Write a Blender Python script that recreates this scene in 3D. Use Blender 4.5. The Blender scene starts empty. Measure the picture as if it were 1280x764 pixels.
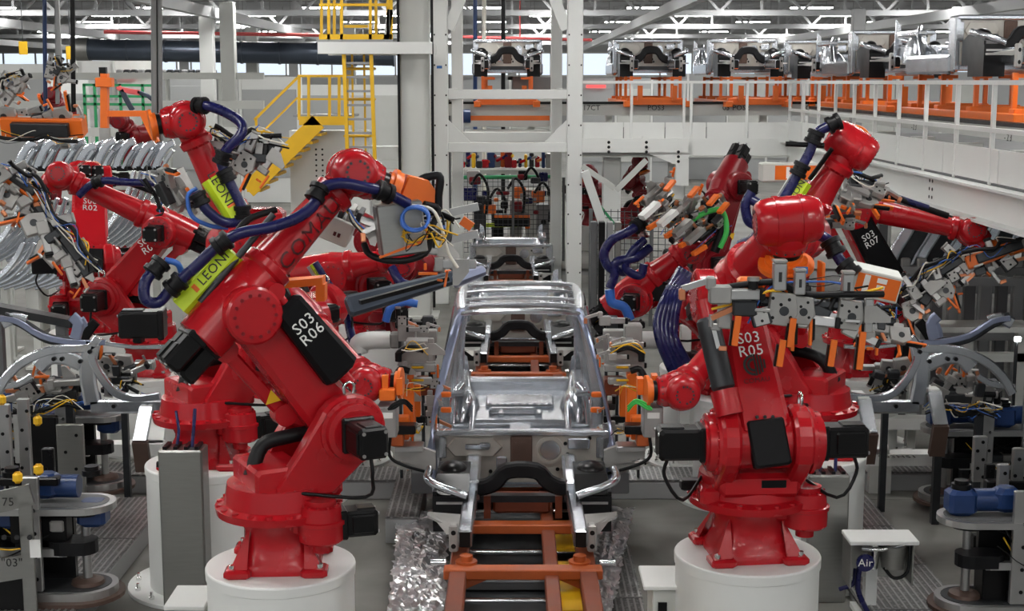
import bpy, math, random
from mathutils import Vector as V, Matrix as Mx

scene = bpy.context.scene
COL = scene.collection
# ------------------------------------------------------------------ camera
F, PITCH, H = 1800.0, math.radians(8.84), 4.15
cam = bpy.data.cameras.new('camera'); camo = bpy.data.objects.new('camera', cam); COL.objects.link(camo)
cam.sensor_width = 36.0; cam.lens = 36.0*F/1280.0; cam.clip_end = 400
camo.location = (0, 0, H); camo.rotation_euler = (math.pi/2-PITCH, 0, 0)
scene.camera = camo
# ------------------------------------------------------------------ world, exposure
wd = bpy.data.worlds.new('world'); scene.world = wd; wd.use_nodes = True
bg = wd.node_tree.nodes['Background']; bg.inputs[0].default_value = (0.86, 0.93, 1.0, 1); bg.inputs[1].default_value = 1.2
LAMP = 66.0
scene.view_settings.view_transform = 'Standard'; scene.view_settings.look = 'None'
scene.view_settings.gamma = 1.0; scene.view_settings.use_curve_mapping = False
scene.view_settings.exposure = 0.0
# ------------------------------------------------------------------ materials
MATS = {}
def mat(name, col, rough=.5, metal=0., var=.12, scale=6., bump=0., coat=0., emit=None, stretch=None, trans=0., rvar=.1, spec=None):
    m = bpy.data.materials.new(name); m.use_nodes = True; nt = m.node_tree; b = nt.nodes['Principled BSDF']
    tc = nt.nodes.new('ShaderNodeTexCoord'); src = tc.outputs['Object']
    if stretch:
        mp = nt.nodes.new('ShaderNodeMapping'); mp.inputs['Scale'].default_value = stretch
        nt.links.new(src, mp.inputs['Vector']); src = mp.outputs['Vector']
    nz = nt.nodes.new('ShaderNodeTexNoise'); nz.inputs['Scale'].default_value = scale; nz.inputs['Detail'].default_value = 4
    nt.links.new(src, nz.inputs['Vector'])
    cr = nt.nodes.new('ShaderNodeMix'); cr.data_type = 'RGBA'
    c = V(col)
    cr.inputs[6].default_value = (*(c*(1-var)), 1); cr.inputs[7].default_value = (*[min(1, k*(1+var)) for k in col], 1)
    nt.links.new(nz.outputs['Fac'], cr.inputs[0]); nt.links.new(cr.outputs[2], b.inputs['Base Color'])
    mr = nt.nodes.new('ShaderNodeMapRange'); mr.inputs[3].default_value = max(.03, rough-rvar); mr.inputs[4].default_value = min(1, rough+rvar)
    nt.links.new(nz.outputs['Fac'], mr.inputs[0]); nt.links.new(mr.outputs[0], b.inputs['Roughness'])
    b.inputs['Metallic'].default_value = metal; b.inputs['Coat Weight'].default_value = coat; b.inputs['Coat Roughness'].default_value = .08
    if spec is not None: b.inputs['Specular IOR Level'].default_value = spec
    if trans: b.inputs['Transmission Weight'].default_value = trans
    if bump:
        bp = nt.nodes.new('ShaderNodeBump'); bp.inputs['Strength'].default_value = bump; bp.inputs['Distance'].default_value = .02
        nt.links.new(nz.outputs['Fac'], bp.inputs['Height']); nt.links.new(bp.outputs[0], b.inputs['Normal'])
    if emit:
        b.inputs['Emission Color'].default_value = (*emit[0], 1); b.inputs['Emission Strength'].default_value = emit[1]
    MATS[name] = m; return m
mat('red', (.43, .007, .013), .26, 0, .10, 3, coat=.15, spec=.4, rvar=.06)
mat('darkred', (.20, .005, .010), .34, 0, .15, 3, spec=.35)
mat('white', (.74, .75, .73), .45, 0, .05, 2)
mat('offwhite', (.54, .55, .52), .5, 0, .08, 2)
mat('steelgrey', (.30, .305, .305), .5, .1, .1, 3)
mat('midgrey', (.12, .122, .125), .55, .1, .15, 3)
mat('black', (.006, .006, .0065), .32, 0, .3, 5, spec=.22)
mat('rubber', (.007, .007, .008), .42, 0, .3, 9, spec=.22)
mat('blackpanel', (.005, .005, .006), .5, 0, .3, 5, rvar=.05, spec=.15)
mat('orange', (.80, .155, .012), .42, 0, .12, 5)
mat('rustorange', (.40, .080, .014), .5, 0, .3, 6)
mat('rust', (.19, .038, .012), .55, 0, .35, 4)
mat('yellow', (.80, .47, .012), .45, 0, .1, 4)
mat('lime', (.55, .72, .02), .4, 0, .06, 4)
mat('navy', (.010, .011, .075), .28, 0, .2, 8, spec=.4)
mat('bluehose', (.04, .14, .50), .35, 0, .2, 8)
mat('motorblue', (.008, .032, .12), .36, 0, .2, 6)
mat('galv', (.64, .67, .71), .25, .95, .10, 7, rvar=.04)
mat('galvblue', (.32, .36, .50), .32, .85, .12, 7, rvar=.04)
mat('alu', (.46, .46, .455), .34, .85, .1, 7)
mat('chrome', (.78, .78, .78), .14, 1., .05, 4, rvar=.05)
mat('stainless', (.30, .30, .285), .36, .85, .10, 3, stretch=(2, 2, 22))
mat('clampgrey', (.36, .355, .34), .38, .45, .18, 9)
mat('darkmetal', (.045, .048, .052), .42, .6, .3, 9)
mat('brownplate', (.10, .062, .048), .5, .3, .25, 3)
mat('copper', (.62, .24, .12), .35, .7, .15, 8)
mat('firewall', (.44, .42, .38), .34, .45, .2, 5)
mat('green', (.03, .32, .12), .5)
mat('greenwire', (.06, .55, .10), .4)
mat('blue', (.03, .16, .48), .45)
mat('print_white', (.85, .85, .83), .6, 0, 0)
mat('print_black', (.02, .02, .02), .6, 0, 0)
mat('print_grey', (.5, .48, .48), .6, 0, 0)
mat('print_red', (.07, .003, .005), .5, 0, 0)
mat('cablewhite', (.70, .68, .60), .5)
mat('duct', (.06, .075, .10), .35, .6, .15, 2)
mat('truss', (.46, .47, .48), .55, 0, .1, 1)
mat('roofdeck', (.13, .13, .128), .7, 0, .15, 1)
mat('wallpanel', (.40, .41, .41), .6, 0, .08, 1)
mat('darkline', (.03, .03, .035), .5)
mat('pink', (.75, .12, .12), .5)
mat('lampface', (1, 1, 1), .5, 0, 0, emit=((1, .985, .96), LAMP))
mat('redlamp', (.9, .1, .1), .5, 0, 0, emit=((1, .08, .08), 1.2))
mat('greenlamp', (.1, .9, .4), .5, 0, 0, emit=((.1, 1, .4), 3.))
mat('mesh', (.07, .075, .08), .5, .4)
mat('pane', (.9, .95, 1.), .05, 0, 0, trans=1.)
def noise_mix(name, c1, c2, scale, rough, metal=0., bump=.0, detail=8, dist=0., c3=None):
    m = mat(name, c1, rough, metal); nt = m.node_tree; b = nt.nodes['Principled BSDF']
    nz = [n for n in nt.nodes if n.type == 'TEX_NOISE'][0]; nz.inputs['Scale'].default_value = scale; nz.inputs['Detail'].default_value = detail
    nz.inputs['Distortion'].default_value = dist
    cr = nt.nodes.new('ShaderNodeValToRGB'); e = cr.color_ramp.elements
    e[0].position = .35; e[0].color = (*c1, 1); e[1].position = .65; e[1].color = (*c2, 1)
    nt.links.new(nz.outputs['Fac'], cr.inputs[0]); nt.links.new(cr.outputs[0], b.inputs['Base Color'])
    if bump:
        bp = nt.nodes.new('ShaderNodeBump'); bp.inputs['Strength'].default_value = bump; bp.inputs['Distance'].default_value = .05
        nt.links.new(nz.outputs['Fac'], bp.inputs['Height']); nt.links.new(bp.outputs[0], b.inputs['Normal'])
    return m
noise_mix('concrete', (.150, .147, .134), (.245, .242, .225), .9, .58, detail=10, dist=.6)
MATS['concrete'].node_tree.nodes['Principled BSDF'].inputs['Specular IOR Level'].default_value = .3
noise_mix('foil', (.82, .82, .84), (.95, .95, .96), 9, .33, 1.)
def tread(name, c1, c2, sc):
    m = mat(name, c1, .38, .75); nt = m.node_tree; b = nt.nodes['Principled BSDF']
    w = nt.nodes.new('ShaderNodeTexVoronoi'); w.inputs['Scale'].default_value = sc
    tc = [n for n in nt.nodes if n.type == 'TEX_COORD'][0]; nt.links.new(tc.outputs['Object'], w.inputs['Vector'])
    cr = nt.nodes.new('ShaderNodeValToRGB'); e = cr.color_ramp.elements
    e[0].position = .15; e[0].color = (*c2, 1); e[1].position = .5; e[1].color = (*c1, 1)
    nt.links.new(w.outputs['Distance'], cr.inputs[0]); nt.links.new(cr.outputs[0], b.inputs['Base Color'])
    return m
tread('tread', (.17, .17, .168), (.36, .36, .355), 26)

# ------------------------------------------------------------------ helpers
def Pw(px, py, Y):
    """a point of the hall seen at photo pixel (px, py), at distance Y from the camera's wall"""
    a = (px-640)/F; b = -(py-382)/F
    d = V((a, math.cos(PITCH)+b*math.sin(PITCH), -math.sin(PITCH)+b*math.cos(PITCH)))
    return V((0, 0, H))+d*(Y/d.y)
def Pz(px, py, z):
    a = (px-640)/F; b = -(py-382)/F
    d = V((a, math.cos(PITCH)+b*math.sin(PITCH), -math.sin(PITCH)+b*math.cos(PITCH)))
    return V((0, 0, H))+d*((z-H)/d.z)
Z = V((0, 0, 1)); XA = V((1, 0, 0)); YA = V((0, 1, 0))
def frame(o, x, y):
    """matrix with origin o, local x along x, local y near y"""
    x = V(x).normalized(); y = V(y); y = (y-x*y.dot(x)).normalized(); z = x.cross(y)
    m = Mx.Identity(4)
    for i in range(3): m[i][0] = x[i]; m[i][1] = y[i]; m[i][2] = z[i]; m[i][3] = o[i]
    return m
def T3(x, y, z): return Mx.Translation((x, y, z))
def perp(d):
    d = V(d).normalized(); r = XA if abs(d.x) < .8 else YA
    return (r-d*r.dot(d)).normalized()
def smoothpath(pts, k=4):
    pts = [V(p) for p in pts]
    if len(pts) < 3: return pts
    out = []
    P = [pts[0]*2-pts[1]]+pts+[pts[-1]*2-pts[-2]]
    for i in range(1, len(P)-2):
        a, b, c, d = P[i-1], P[i], P[i+1], P[i+2]
        for j in range(k):
            t = j/k
            out.append(.5*((2*b)+(c-a)*t+(2*a-5*b+4*c-d)*t*t+(3*b-a-3*c+d)*t**3))
    out.append(pts[-1]); return out
class MB:
    def __init__(s, mat='white'): s.v = []; s.f = []; s.m = []; s.s = []; s.mat = mat
    def add(s, vs, fs, mat=None, smooth=False, M=None):
        o = len(s.v); mat = mat or s.mat
        s.v += [tuple(M @ V(v)) if M is not None else tuple(v) for v in vs]
        for f in fs:
            s.f.append([i+o for i in f]); s.m.append(mat); s.s.append(smooth)
        return s
    def box(s, c, d, M=None, ch=0., mat=None):
        x, y, z = d[0]/2, d[1]/2, d[2]/2; c = V(c)
        if ch <= 0:
            vs = [c+V((a*x, b*y, e*z)) for e in (-1, 1) for a, b in ((-1, -1), (1, -1), (1, 1), (-1, 1))]
            fs = [(3, 2, 1, 0), (4, 5, 6, 7), (0, 1, 5, 4), (1, 2, 6, 5), (2, 3, 7, 6), (3, 0, 4, 7)]
            return s.add(vs, fs, mat, False, M)
        ch = min(ch, x*.9, y*.9, z*.9)
        def ring(xx, yy, zz, k): return [c+V((a*(xx-(k if i else 0)), b*(yy-(0 if i else k)), zz)) for a, b, i in ((1, -1, 1), (1, -1, 0), (1, 1, 0), (1, 1, 1), (-1, 1, 1), (-1, 1, 0), (-1, -1, 0), (-1, -1, 1))]
        R = []
        for (q, zz) in ((ch, -z), (0, -z+ch), (0, z-ch), (ch, z)):
            R.append([c+V((a*(x-q-(ch if i else 0)), b*(y-q-(0 if i else ch)), zz)) for a, b, i in ((1, -1, 1), (1, -1, 0), (1, 1, 0), (1, 1, 1), (-1, 1, 1), (-1, 1, 0), (-1, -1, 0), (-1, -1, 1))])
        return s.loft(R, M=M, mat=mat)
    def loft(s, R, M=None, mat=None, smooth=False, cap=True, closed=True):
        n = len(R[0]); vs = [p for r in R for p in r]; fs = []
        for i in range(len(R)-1):
            for j in range(n if closed else n-1):
                k = (j+1) % n
                fs.append((i*n+j, i*n+k, (i+1)*n+k, (i+1)*n+j))
        s.add(vs, fs, mat, smooth, M)
        if cap and closed:
            s.add(R[0], [tuple(reversed(range(n)))], mat, False, M); s.add(R[-1], [tuple(range(n))], mat, False, M)
        return s
    def bar(s, p, q, w, h=None, up=Z, ch=0., mat=None, ext=0.):
        p, q = V(p), V(q); d = (q-p); L = d.length
        if L < 1e-6: return s
        d = d/L
        if abs(d.dot(V(up).normalized())) > .98: up = YA if abs(d.y) < .9 else XA
        zz = V(up)-d*V(up).dot(d)
        return s.box((0, 0, 0), (L+2*ext, w, h or w), frame((p+q)/2, d, zz.normalized().cross(d)), ch, mat)
    def ringpts(s, c, d, r, n, x=None):
        d = V(d).normalized(); x = x or perp(d); y = d.cross(x)
        return [V(c)+x*(r*math.cos(2*math.pi*i/n))+y*(r*math.sin(2*math.pi*i/n)) for i in range(n)]
    def cyl(s, p, q, r, r1=None, n=16, mat=None, cap=True):
        p, q = V(p), V(q); d = q-p
        return s.loft([s.ringpts(p, d, r, n), s.ringpts(q, d, r if r1 is None else r1, n)], mat=mat, smooth=True, cap=cap)
    def lathe(s, prof, o, ax=Z, n=24, mat=None, sharp=True):
        """prof: (distance along ax, radius)"""
        ax = V(ax).normalized(); R = [s.ringpts(V(o)+ax*t, ax, max(r, 1e-4), n) for t, r in prof]
        if not sharp: return s.loft(R, mat=mat, smooth=True)
        for i in range(len(R)-1): s.loft([R[i], R[i+1]], mat=mat, smooth=True, cap=False)
        s.add(R[0], [tuple(reversed(range(n)))], mat); s.add(R[-1], [tuple(range(n))], mat)
        return s
    def tube(s, pts, r, n=8, mat=None, k=4, smooth=True):
        pts = smoothpath(pts, k) if smooth else [V(p) for p in pts]
        R = []; x = None
        for i, p in enumerate(pts):
            d = (pts[min(i+1, len(pts)-1)]-pts[max(i-1, 0)])
            if d.length < 1e-7: d = V((0, 0, 1))
            d.normalize()
            if x is None: x = perp(d)
            x = (x-d*x.dot(d)); x = x.normalized() if x.length > 1e-5 else perp(d)
            rr = r[min(int(i/k), len(r)-1)] if isinstance(r, (list, tuple)) else r
            R.append(s.ringpts(p, d, rr, n, x))
        return s.loft(R, mat=mat, smooth=True)
    def sweep(s, pts, w, h, side, mat=None, k=4, smooth=True, taper=None):
        """rectangular section swept along a path lying roughly in the plane normal to 'side'; w across the path, h along side"""
        pts = smoothpath(pts, k) if smooth else [V(p) for p in pts]
        side = V(side).normalized(); R = []; N = len(pts)
        for i, p in enumerate(pts):
            d = (pts[min(i+1, N-1)]-pts[max(i-1, 0)]).normalized(); u = side.cross(d).normalized()
            ww = w if taper is None else w+(taper-w)*i/max(1, N-1)
            R.append([p+u*ww*.5*a+side*h*.5*b for a, b in ((-1, -.7), (-.7, -1), (.7, -1), (1, -.7), (1, .3), (.5, 1), (-.5, 1), (-1, .3))])
        return s.loft(R, mat=mat)
    def prism(s, poly, z0, z1, M=None, ch=0., mat=None):
        n = len(poly); cx = sum(p[0] for p in poly)/n; cy = sum(p[1] for p in poly)/n
        def ins(k):
            out = []
            for x, y in poly:
                L = math.hypot(x-cx, y-cy) or 1; out.append((cx+(x-cx)*(1-k/L), cy+(y-cy)*(1-k/L)))
            return out
        if ch: lay = [(ins(ch), z0), (poly, z0+ch), (poly, z1-ch), (ins(ch), z1)]
        else: lay = [(poly, z0), (poly, z1)]
        return s.loft([[V((x, y, z)) for x, y in p] for p, z in lay], M=M, mat=mat)
    def ball(s, c, r, n=16, mat=None, M=None, sc=(1, 1, 1)):
        R = []; h = n//2
        for i in range(1, h):
            a = math.pi*i/h
            R.append([V(c)+V((sc[0]*r*math.sin(a)*math.cos(2*math.pi*j/n), sc[1]*r*math.sin(a)*math.sin(2*math.pi*j/n), -sc[2]*r*math.cos(a))) for j in range(n)])
        return s.loft(R, M=M, mat=mat, smooth=True)
    def mesh(s, name, off=None):
        me = bpy.data.meshes.new(name)
        vs = s.v if off is None else [(a-off[0], b-off[1], c-off[2]) for a, b, c in s.v]
        me.from_pydata(vs, [], s.f)
        names = sorted(set(s.m)); idx = {n: i for i, n in enumerate(names)}
        for n in names: me.materials.append(MATS[n])
        me.polygons.foreach_set('material_index', [idx[n] for n in s.m])
        me.polygons.foreach_set('use_smooth', s.s)
        me.update(); return me
    def build(s, name, parent=None, M=None):
        off = None
        if parent is not None: off = parent['_o'] if '_o' in parent else (0, 0, 0)
        o = bpy.data.objects.new(name, s.mesh(name, off)); COL.objects.link(o)
        if parent is not None:
            o.parent = parent; o['_o'] = off
        if M is not None: o.matrix_local = M
        return o
def tag(o, label, cat, group=None, kind=None):
    if label: o['label'] = label
    if cat: o['category'] = cat
    if group: o['group'] = group
    if kind: o['kind'] = kind
    return o
def thing(name, label, cat, loc=(0, 0, 0), group=None):
    o = bpy.data.objects.new(name, None); COL.objects.link(o); o.location = loc; o['_o'] = tuple(loc); o.empty_display_size = .1
    return tag(o, label, cat, group)
def single(mb, name, label, cat, group=None, loc=None, kind=None):
    """a thing of one mesh with its origin at loc"""
    if loc is None:
        xs = list(zip(*mb.v)); loc = ((min(xs[0])+max(xs[0]))/2, (min(xs[1])+max(xs[1]))/2, min(xs[2]))
    o = bpy.data.objects.new(name, mb.mesh(name, loc)); COL.objects.link(o); o.location = loc; o['_o'] = tuple(loc)
    return tag(o, label, cat, group, kind)
def struct(mb, name, parent=None):
    o = mb.build(name, parent)
    if parent is None: o['kind'] = 'structure'
    return o
def inst(me, name, parent, M):
    o = bpy.data.objects.new(name, me); COL.objects.link(o); o.parent = parent; o.matrix_local = M; return o
def dup(root, loc, rotz=0., label=None, sc=None):
    r = root.copy(); COL.objects.link(r); r.location = loc; r.rotation_euler = (0, 0, rotz)
    if label: r['label'] = label
    if sc: r.scale = sc
    for ch in list(root.children):
        c = ch.copy(); COL.objects.link(c); c.parent = r
        for g in list(ch.children):
            d = g.copy(); COL.objects.link(d); d.parent = c
    return r
_txt = {}
def text_mesh(s, size, m, spacing=1.):
    key = (s, round(size, 4), m, spacing)
    if key in _txt: return _txt[key]
    cu = bpy.data.curves.new('lettering', 'FONT'); cu.body = s; cu.size = size; cu.align_x = 'CENTER'; cu.align_y = 'CENTER'
    cu.extrude = .0015; cu.resolution_u = 2; cu.space_character = spacing; cu.space_line = .85
    to = bpy.data.objects.new('tmp', cu); COL.objects.link(to)
    dg = bpy.context.evaluated_depsgraph_get(); me = bpy.data.meshes.new_from_object(to.evaluated_get(dg))
    bpy.data.objects.remove(to); me.materials.clear(); me.materials.append(MATS[m]); _txt[key] = me; return me
def lettering(s, size, M, parent, m='print_white', name='lettering', spacing=1.05):
    """M in world coordinates: local x along the line, local z out of the surface"""
    off = parent['_o'] if '_o' in parent else (0, 0, 0)
    return inst(text_mesh(s, size, m, spacing), name, parent, Mx.Translation(-V(off)) @ M)
# ------------------------------------------------------------------ hall shell
R0 = random.Random(7)
fl = struct(MB('midgrey').box((0, 45, -.16), (90, 125, .2)), 'floor')
sl_me = {}
for ix in range(-4, 4):
    for iy in range(8):
        c = V((ix*3.4+1.25, 5.5+iy*3.4, -.03))
        if 'a' not in sl_me: sl_me['a'] = MB('concrete').box((0, 0, 0), (3.392, 3.392, .06), ch=.004).mesh('slab')
        inst(sl_me['a'], 'slab', fl, T3(*c))
b = MB('concrete')
b.box((-30, 45, -.035), (32.7, 125, .05)); b.box((29.9, 45, -.035), (33, 125, .05)); b.box((-.4, 69.8, -.035), (27.2, 75.3, .05)); b.box((-.4, -6.8, -.035), (27.2, 21, .05))
so = b.build('outer_slab', fl)
struct(MB('roofdeck').box((0, 45, 8.9), (90, 125, .3)), 'ceiling')
# back wall with a strip of windows
b = MB('wallpanel'); b.box((0, 100.2, 2.2), (90, .3, 4.6)); b.box((0, 100.2, 7.5), (90, .3, 2.7))
for i in range(13): b.box((-45+i*7.5, 100.2, 5.2), (.6, .3, 1.9))
struct(b, 'wall_back')
for i in range(12):
    x = -41.25+i*7.5
    w = MB('offwhite')
    for dx in (-3.26, -1.1, 1.1, 3.26): w.box((x+dx, 100.1, 5.22), (.1, .12, 1.7))
    w.box((x, 100.1, 4.55), (6.9, .12, .1)); w.box((x, 100.1, 6.1), (6.9, .12, .1))
    wo = struct(w, 'window_%d' % (i+1))
    for dx in (-2.18, 0, 2.18): MB('pane').box((x+dx, 100.12, 5.33), (2.1, .012, 1.5)).build('pane', wo)
for sx, nm in ((-1, 'left'), (1, 'right')):
    struct(MB('wallpanel').box((sx*45.1, 45, 4.4), (.3, 125, 9)), 'wall_'+nm)
b = MB('wallpanel'); b.box((0, -17.6, 1.2), (90, .3, 2.6)); b.box((0, -17.6, 7.4), (90, .3, 2.9))
for i in range(13): b.box((-45+i*7.5, -17.6, 4.2), (1.2, .3, 3.6))
struct(b, 'wall_front')
# roof trusses
dg_me = None
for Y in (21, 32, 43, 53, 66, 80, 94):
    t = struct(MB('truss').bar((-44, Y, 6.6), (44, Y, 6.6), .22, .2), 'roof_truss')
    MB('truss').bar((-44, Y, 8.3), (44, Y, 8.3), .22, .2).build('top_chord', t)
    if dg_me is None:
        dg_me = MB('truss').bar((-1.5, 0, 6.65), (0, 0, 8.25), .1, .1).mesh('diagonal'), MB('truss').bar((1.5, 0, 6.65), (0, 0, 8.25), .1, .1).mesh('diagonal'), MB('truss').bar((0, 0, 6.65), (0, 0, 8.25), .08, .08).mesh('web_post')
    n = 5 if Y < 40 else 13
    for i in range(-n, n+1):
        inst(dg_me[0], 'diagonal', t, T3(i*3., Y, 0)); inst(dg_me[1], 'diagonal', t, T3(i*3., Y, 0)); inst(dg_me[2], 'web_post', t, T3(i*3., Y, 0))
for i, x in enumerate((-27, -18, -9.05, 4.5, 13.5, 22.5)):
    struct(MB('truss').bar((x, 6, 6.2), (x, 98, 6.2), .24, .3), 'crane_rail')
for i in range(14):
    struct(MB('truss').bar((-44, 30+i*5, 8.62), (44, 30+i*5, 8.62), .12, .24), 'roof_purlin')
# lamps
lf = MB('steelgrey').box((0, 0, .07), (1.7, .55, .1), ch=.02).mesh('lamp_housing'); ld = MB('lampface').box((0, 0, 0), (1.6, .45, .03)).mesh('diffuser'); lr = MB('steelgrey').cyl((0, 0, .1), (0, 0, 1.71), .015, n=6).mesh('hanger')
for j, Y in enumerate(range(-12, 98, 7)):
    for i in range(-4, 5):
        x = i*6.5+(1.6 if j % 2 else -1.1)
        t = thing('high_bay_lamp', 'lit white rectangular lamp hanging from the roof trusses', 'lamp', (x, Y+.4, 7.05), 'hall lamps')
        inst(lf, 'housing', t, T3(0, 0, 0)); inst(ld, 'diffuser', t, T3(0, 0, 0))
        inst(lr, 'hanger', t, T3(.6, 0, 0)); inst(lr, 'hanger', t, T3(-.6, 0, 0))
# duct and pipes
du = MB('duct'); a, c = Pw(112, 62, 62), Pw(492, 69, 62); du.cyl(a, c, .45, n=24)
t = single(du, 'air_duct', 'large dark blue-grey round air duct under the roof', 'duct')
for k in range(9):
    p = a.lerp(c, k/8); MB('duct').cyl(p-V((.05, 0, 0)), p+V((.05, 0, 0)), .48, n=24).build('seam_ring', t)
MB('stainless').cyl(a-V((.5, 0, 0)), a, .5, n=20).build('end_cap', t)
for k in range(5):
    p = a.lerp(c, (k+.5)/5); MB('truss').bar(p+V((0, 0, .4)), V((p.x, p.y, 8.76)), .05).build('hanger', t)
p = MB('pink'); p.cyl(Pw(130, 40, 58), Pw(400, 44, 58), .07, n=8); single(p, 'sprinkler_pipe', 'thin red pipe running level beneath the roof beams', 'pipe')
p = MB('pink'); p.cyl(Pw(575, 46, 60), Pw(740, 50, 60), .06, n=8); q = Pw(650, 48, 60); p.cyl(q, V((q.x, q.y, 8.745)), .03, n=6); single(p, 'sprinkler_pipe', 'short red pipe above the white lift frame', 'pipe')
# building columns
def column(px, Y, w, label, mt='white', base=0., d=None, top=6.5):
    x = (px-640)/F*Y; d = d or w
    t = thing('column', label, 'column', (x, Y, base)); tag(t, None, None, None, 'structure'); t.pop('category', None) if 'category' in t else None
    h = top-base
    b = MB(mt); b.box((x, Y-d/2, base+h/2), (w, .04, h)); b.box((x, Y+d/2, base+h/2), (w, .04, h)); b.build('flange', t)
    MB(mt).box((x, Y, base+h/2), (w*.16, d, h)).build('web', t)
    MB(mt).box((x, Y, base+.02), (w*1.5, d*1.5, .04)).build('base_plate', t)
    return t
def boxcol(px, Y, w, label, mt='white', base=0., top=6.5, d=None):
    x = (px-640)/F*Y; d = d or w
    b = MB(mt).box((x, Y, (base+top)/2), (w, d, top-base), ch=.015)
    o = single(b, 'column', label, None); o['kind'] = 'structure'
    MB(mt).box((x, Y, base+.02), (w*1.5, d*1.5, .04)).build('base_plate', o)
    return o
boxcol(265, 46, .42, 'white square steel building column beside a twin column')
boxcol(291, 44, .42, 'white steel building column with dark bands', 'offwhite')
o = boxcol(521, 25.5, .50, 'wide grey steel column with black edge cables', 'offwhite')
x = (521-640)/F*25.5
for dx in (-.27, .31): MB('black').box((x+dx, 25.2, 3.3), (.045, .05, 6.2)).build('cable_run', o)
o2 = MB('offwhite').box((x+.235, 25.24, 3.3), (.03, .04, 6.2)).build('edge_strip', o)
boxcol(1065, 48, .4, 'grey building column far behind the upper deck', 'steelgrey')
boxcol(440, 64, .5, 'pale column behind the yellow staircase', 'offwhite'); boxcol(320, 64, .5, 'pale column beyond the twin columns', 'offwhite')
# hanging service drops, left
for px, mt, r, y1, lab in ((55, 'motorblue', .045, 150, 'blue'), (70, 'steelgrey', .045, 130, 'grey'), (90, 'black', .05, 140, 'black'), (192, 'steelgrey', .07, 190, 'wide grey'), (199, 'steelgrey', .05, 190, 'thin grey'), (195, 'black', .04, 160, 'black cable')):
    Y = 30; b = MB(mt); b.cyl(Pw(px, -60, Y), Pw(px+2, y1, Y), r, n=8)
    single(b, 'service_drop', lab+' vertical service pipe hanging over the left robot cell', 'pipe')
for px, mt, lab in ((594, 'motorblue', 'blue'), (605, 'cablewhite', 'pale cream'), (629, 'black', 'black')):
    b = MB(mt); b.cyl(Pw(px, -60, 40), Pw(px, 250, 40), .06, n=8); single(b, 'service_drop', lab+' vertical service pipe seen through the white lift frame', 'pipe')
# ------------------------------------------------------------------ white portal (lift frame)
YP = 27.
def wbox(t, name, x0, x1, z0, z1, y, d, mt='white'):
    return MB(mt).box(((x0+x1)/2, y, (z0+z1)/2), (x1-x0, d, z1-z0), ch=.01).build(name, t)
xl0, xl1, xr0, xr1 = (543-640)/F*YP, (561-640)/F*YP, (708-640)/F*YP, (727-640)/F*YP
t = thing('steel_gantry', 'tall white steel lift frame of box beams over the assembly line', 'frame', (0, YP, 0))
wbox(t, 'post', xl0, xl1, 0, 6.4, YP, .3); wbox(t, 'post', xr0, xr1, 0, 6.4, YP, .3)
wbox(t, 'post', xl1-.02, xl1+.2, 0, 6.4, YP+2.2, .3); wbox(t, 'post', xr0-.24, xr0-.02, 0, 6.4, YP+2.2, .3)
for z in (Pw(640, 118, YP).z, Pw(640, 184, YP).z):
    wbox(t, 'cross_beam', xl1, xr0, z-.09, z+.09, YP, .25)
    wbox(t, 'side_beam', xl1-.1, xl1+.1, z-.1, z+.1, YP+1.1, 2.); wbox(t, 'side_beam', xr0-.14, xr0+.06, z-.1, z+.1, YP+1.1, 2.)
wbox(t, 'rear_beam', xl1, xr0, 2.95, 3.15, YP+2.2, .25)
z = Pw(640, 184, YP).z+.09
for s, x in ((1, xl1), (-1, xr0)):
    MB('white').prism([(0, 0), (.42*s, 0), (0, .42)] if s > 0 else [(0, 0), (0, .42), (.42*s, 0)], -.04, .04, frame((x, YP-.05, z), XA, Z)).build('gusset', t)
    MB('white').bar((x+s*.02, YP, 5.1), (x+s*.5, YP, 6.3), .14, .2).build('brace', t)
for x in (xl0+.03, xl1-.03, xr0+.03, xr1-.03):
    b = MB('black')
    for k in range(9): b.box((x, YP-.152, .6+k*.55), (.025, .01, .03))
    b.build('bolts', t)
MB('blue').box(((551-640)/F*YP, YP-.156, Pw(0, 84, YP).z), (.1, .01, .05)).build('sticker', t)
# red strip beside grey column
# ------------------------------------------------------------------ yellow access platform, ladder and stairs
YL = 25.
def LP(px, py, dy=0.): return Pw(px, py, YL+dy)
t = thing('access_platform', 'yellow railed access platform on a white beam beside the grey column', 'platform', (LP(445, 60).x, YL, 0))
a, c = LP(398, 60), LP(540, 60)
MB('white').bar(a, c, .2, .2).build('support_beam', t); MB('white').bar(a+V((0, 1.4, 0)), c+V((0, 1.4, 0)), .2, .2).build('support_beam', t)
MB('steelgrey').box(((a.x+LP(490, 0).x)/2, YL+.7, a.z+.12), (1.3, 1.6, .04)).build('deck', t)
MB('yellow').bar(LP(399, 48), LP(490, 48), .05, .14).build('toe_board', t)
for px in (402, 411, 418, 427, 463, 470, 485, 489): MB('yellow').bar(LP(px, 52, .0 if px % 2 else 1.4), LP(px, -30, .0 if px % 2 else 1.4), .05).build('rail_post', t)
for py in (6, -28): MB('yellow').bar(LP(399, py), LP(490, py), .045).build('handrail', t); MB('yellow').bar(LP(399, py, 1.4), LP(490, py, 1.4), .045).build('handrail', t)
MB('yellow').bar(LP(430, 33, 1.), LP(460, 33, 1.), .05).build('handrail', t); MB('offwhite').bar(LP(483, 50), LP(488, 12), .1, .05).build('kick_gate', t)
t = thing('caged_ladder', 'yellow vertical ladder with grey rungs below the access platform', 'ladder', (LP(452, 60).x, YL-.2, 1.))
MB('yellow').bar(LP(430, 68), LP(436, 240), .06, .1).build('stile', t); MB('yellow').bar(LP(464, 68), LP(470, 240), .06, .1).build('stile', t)
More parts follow.
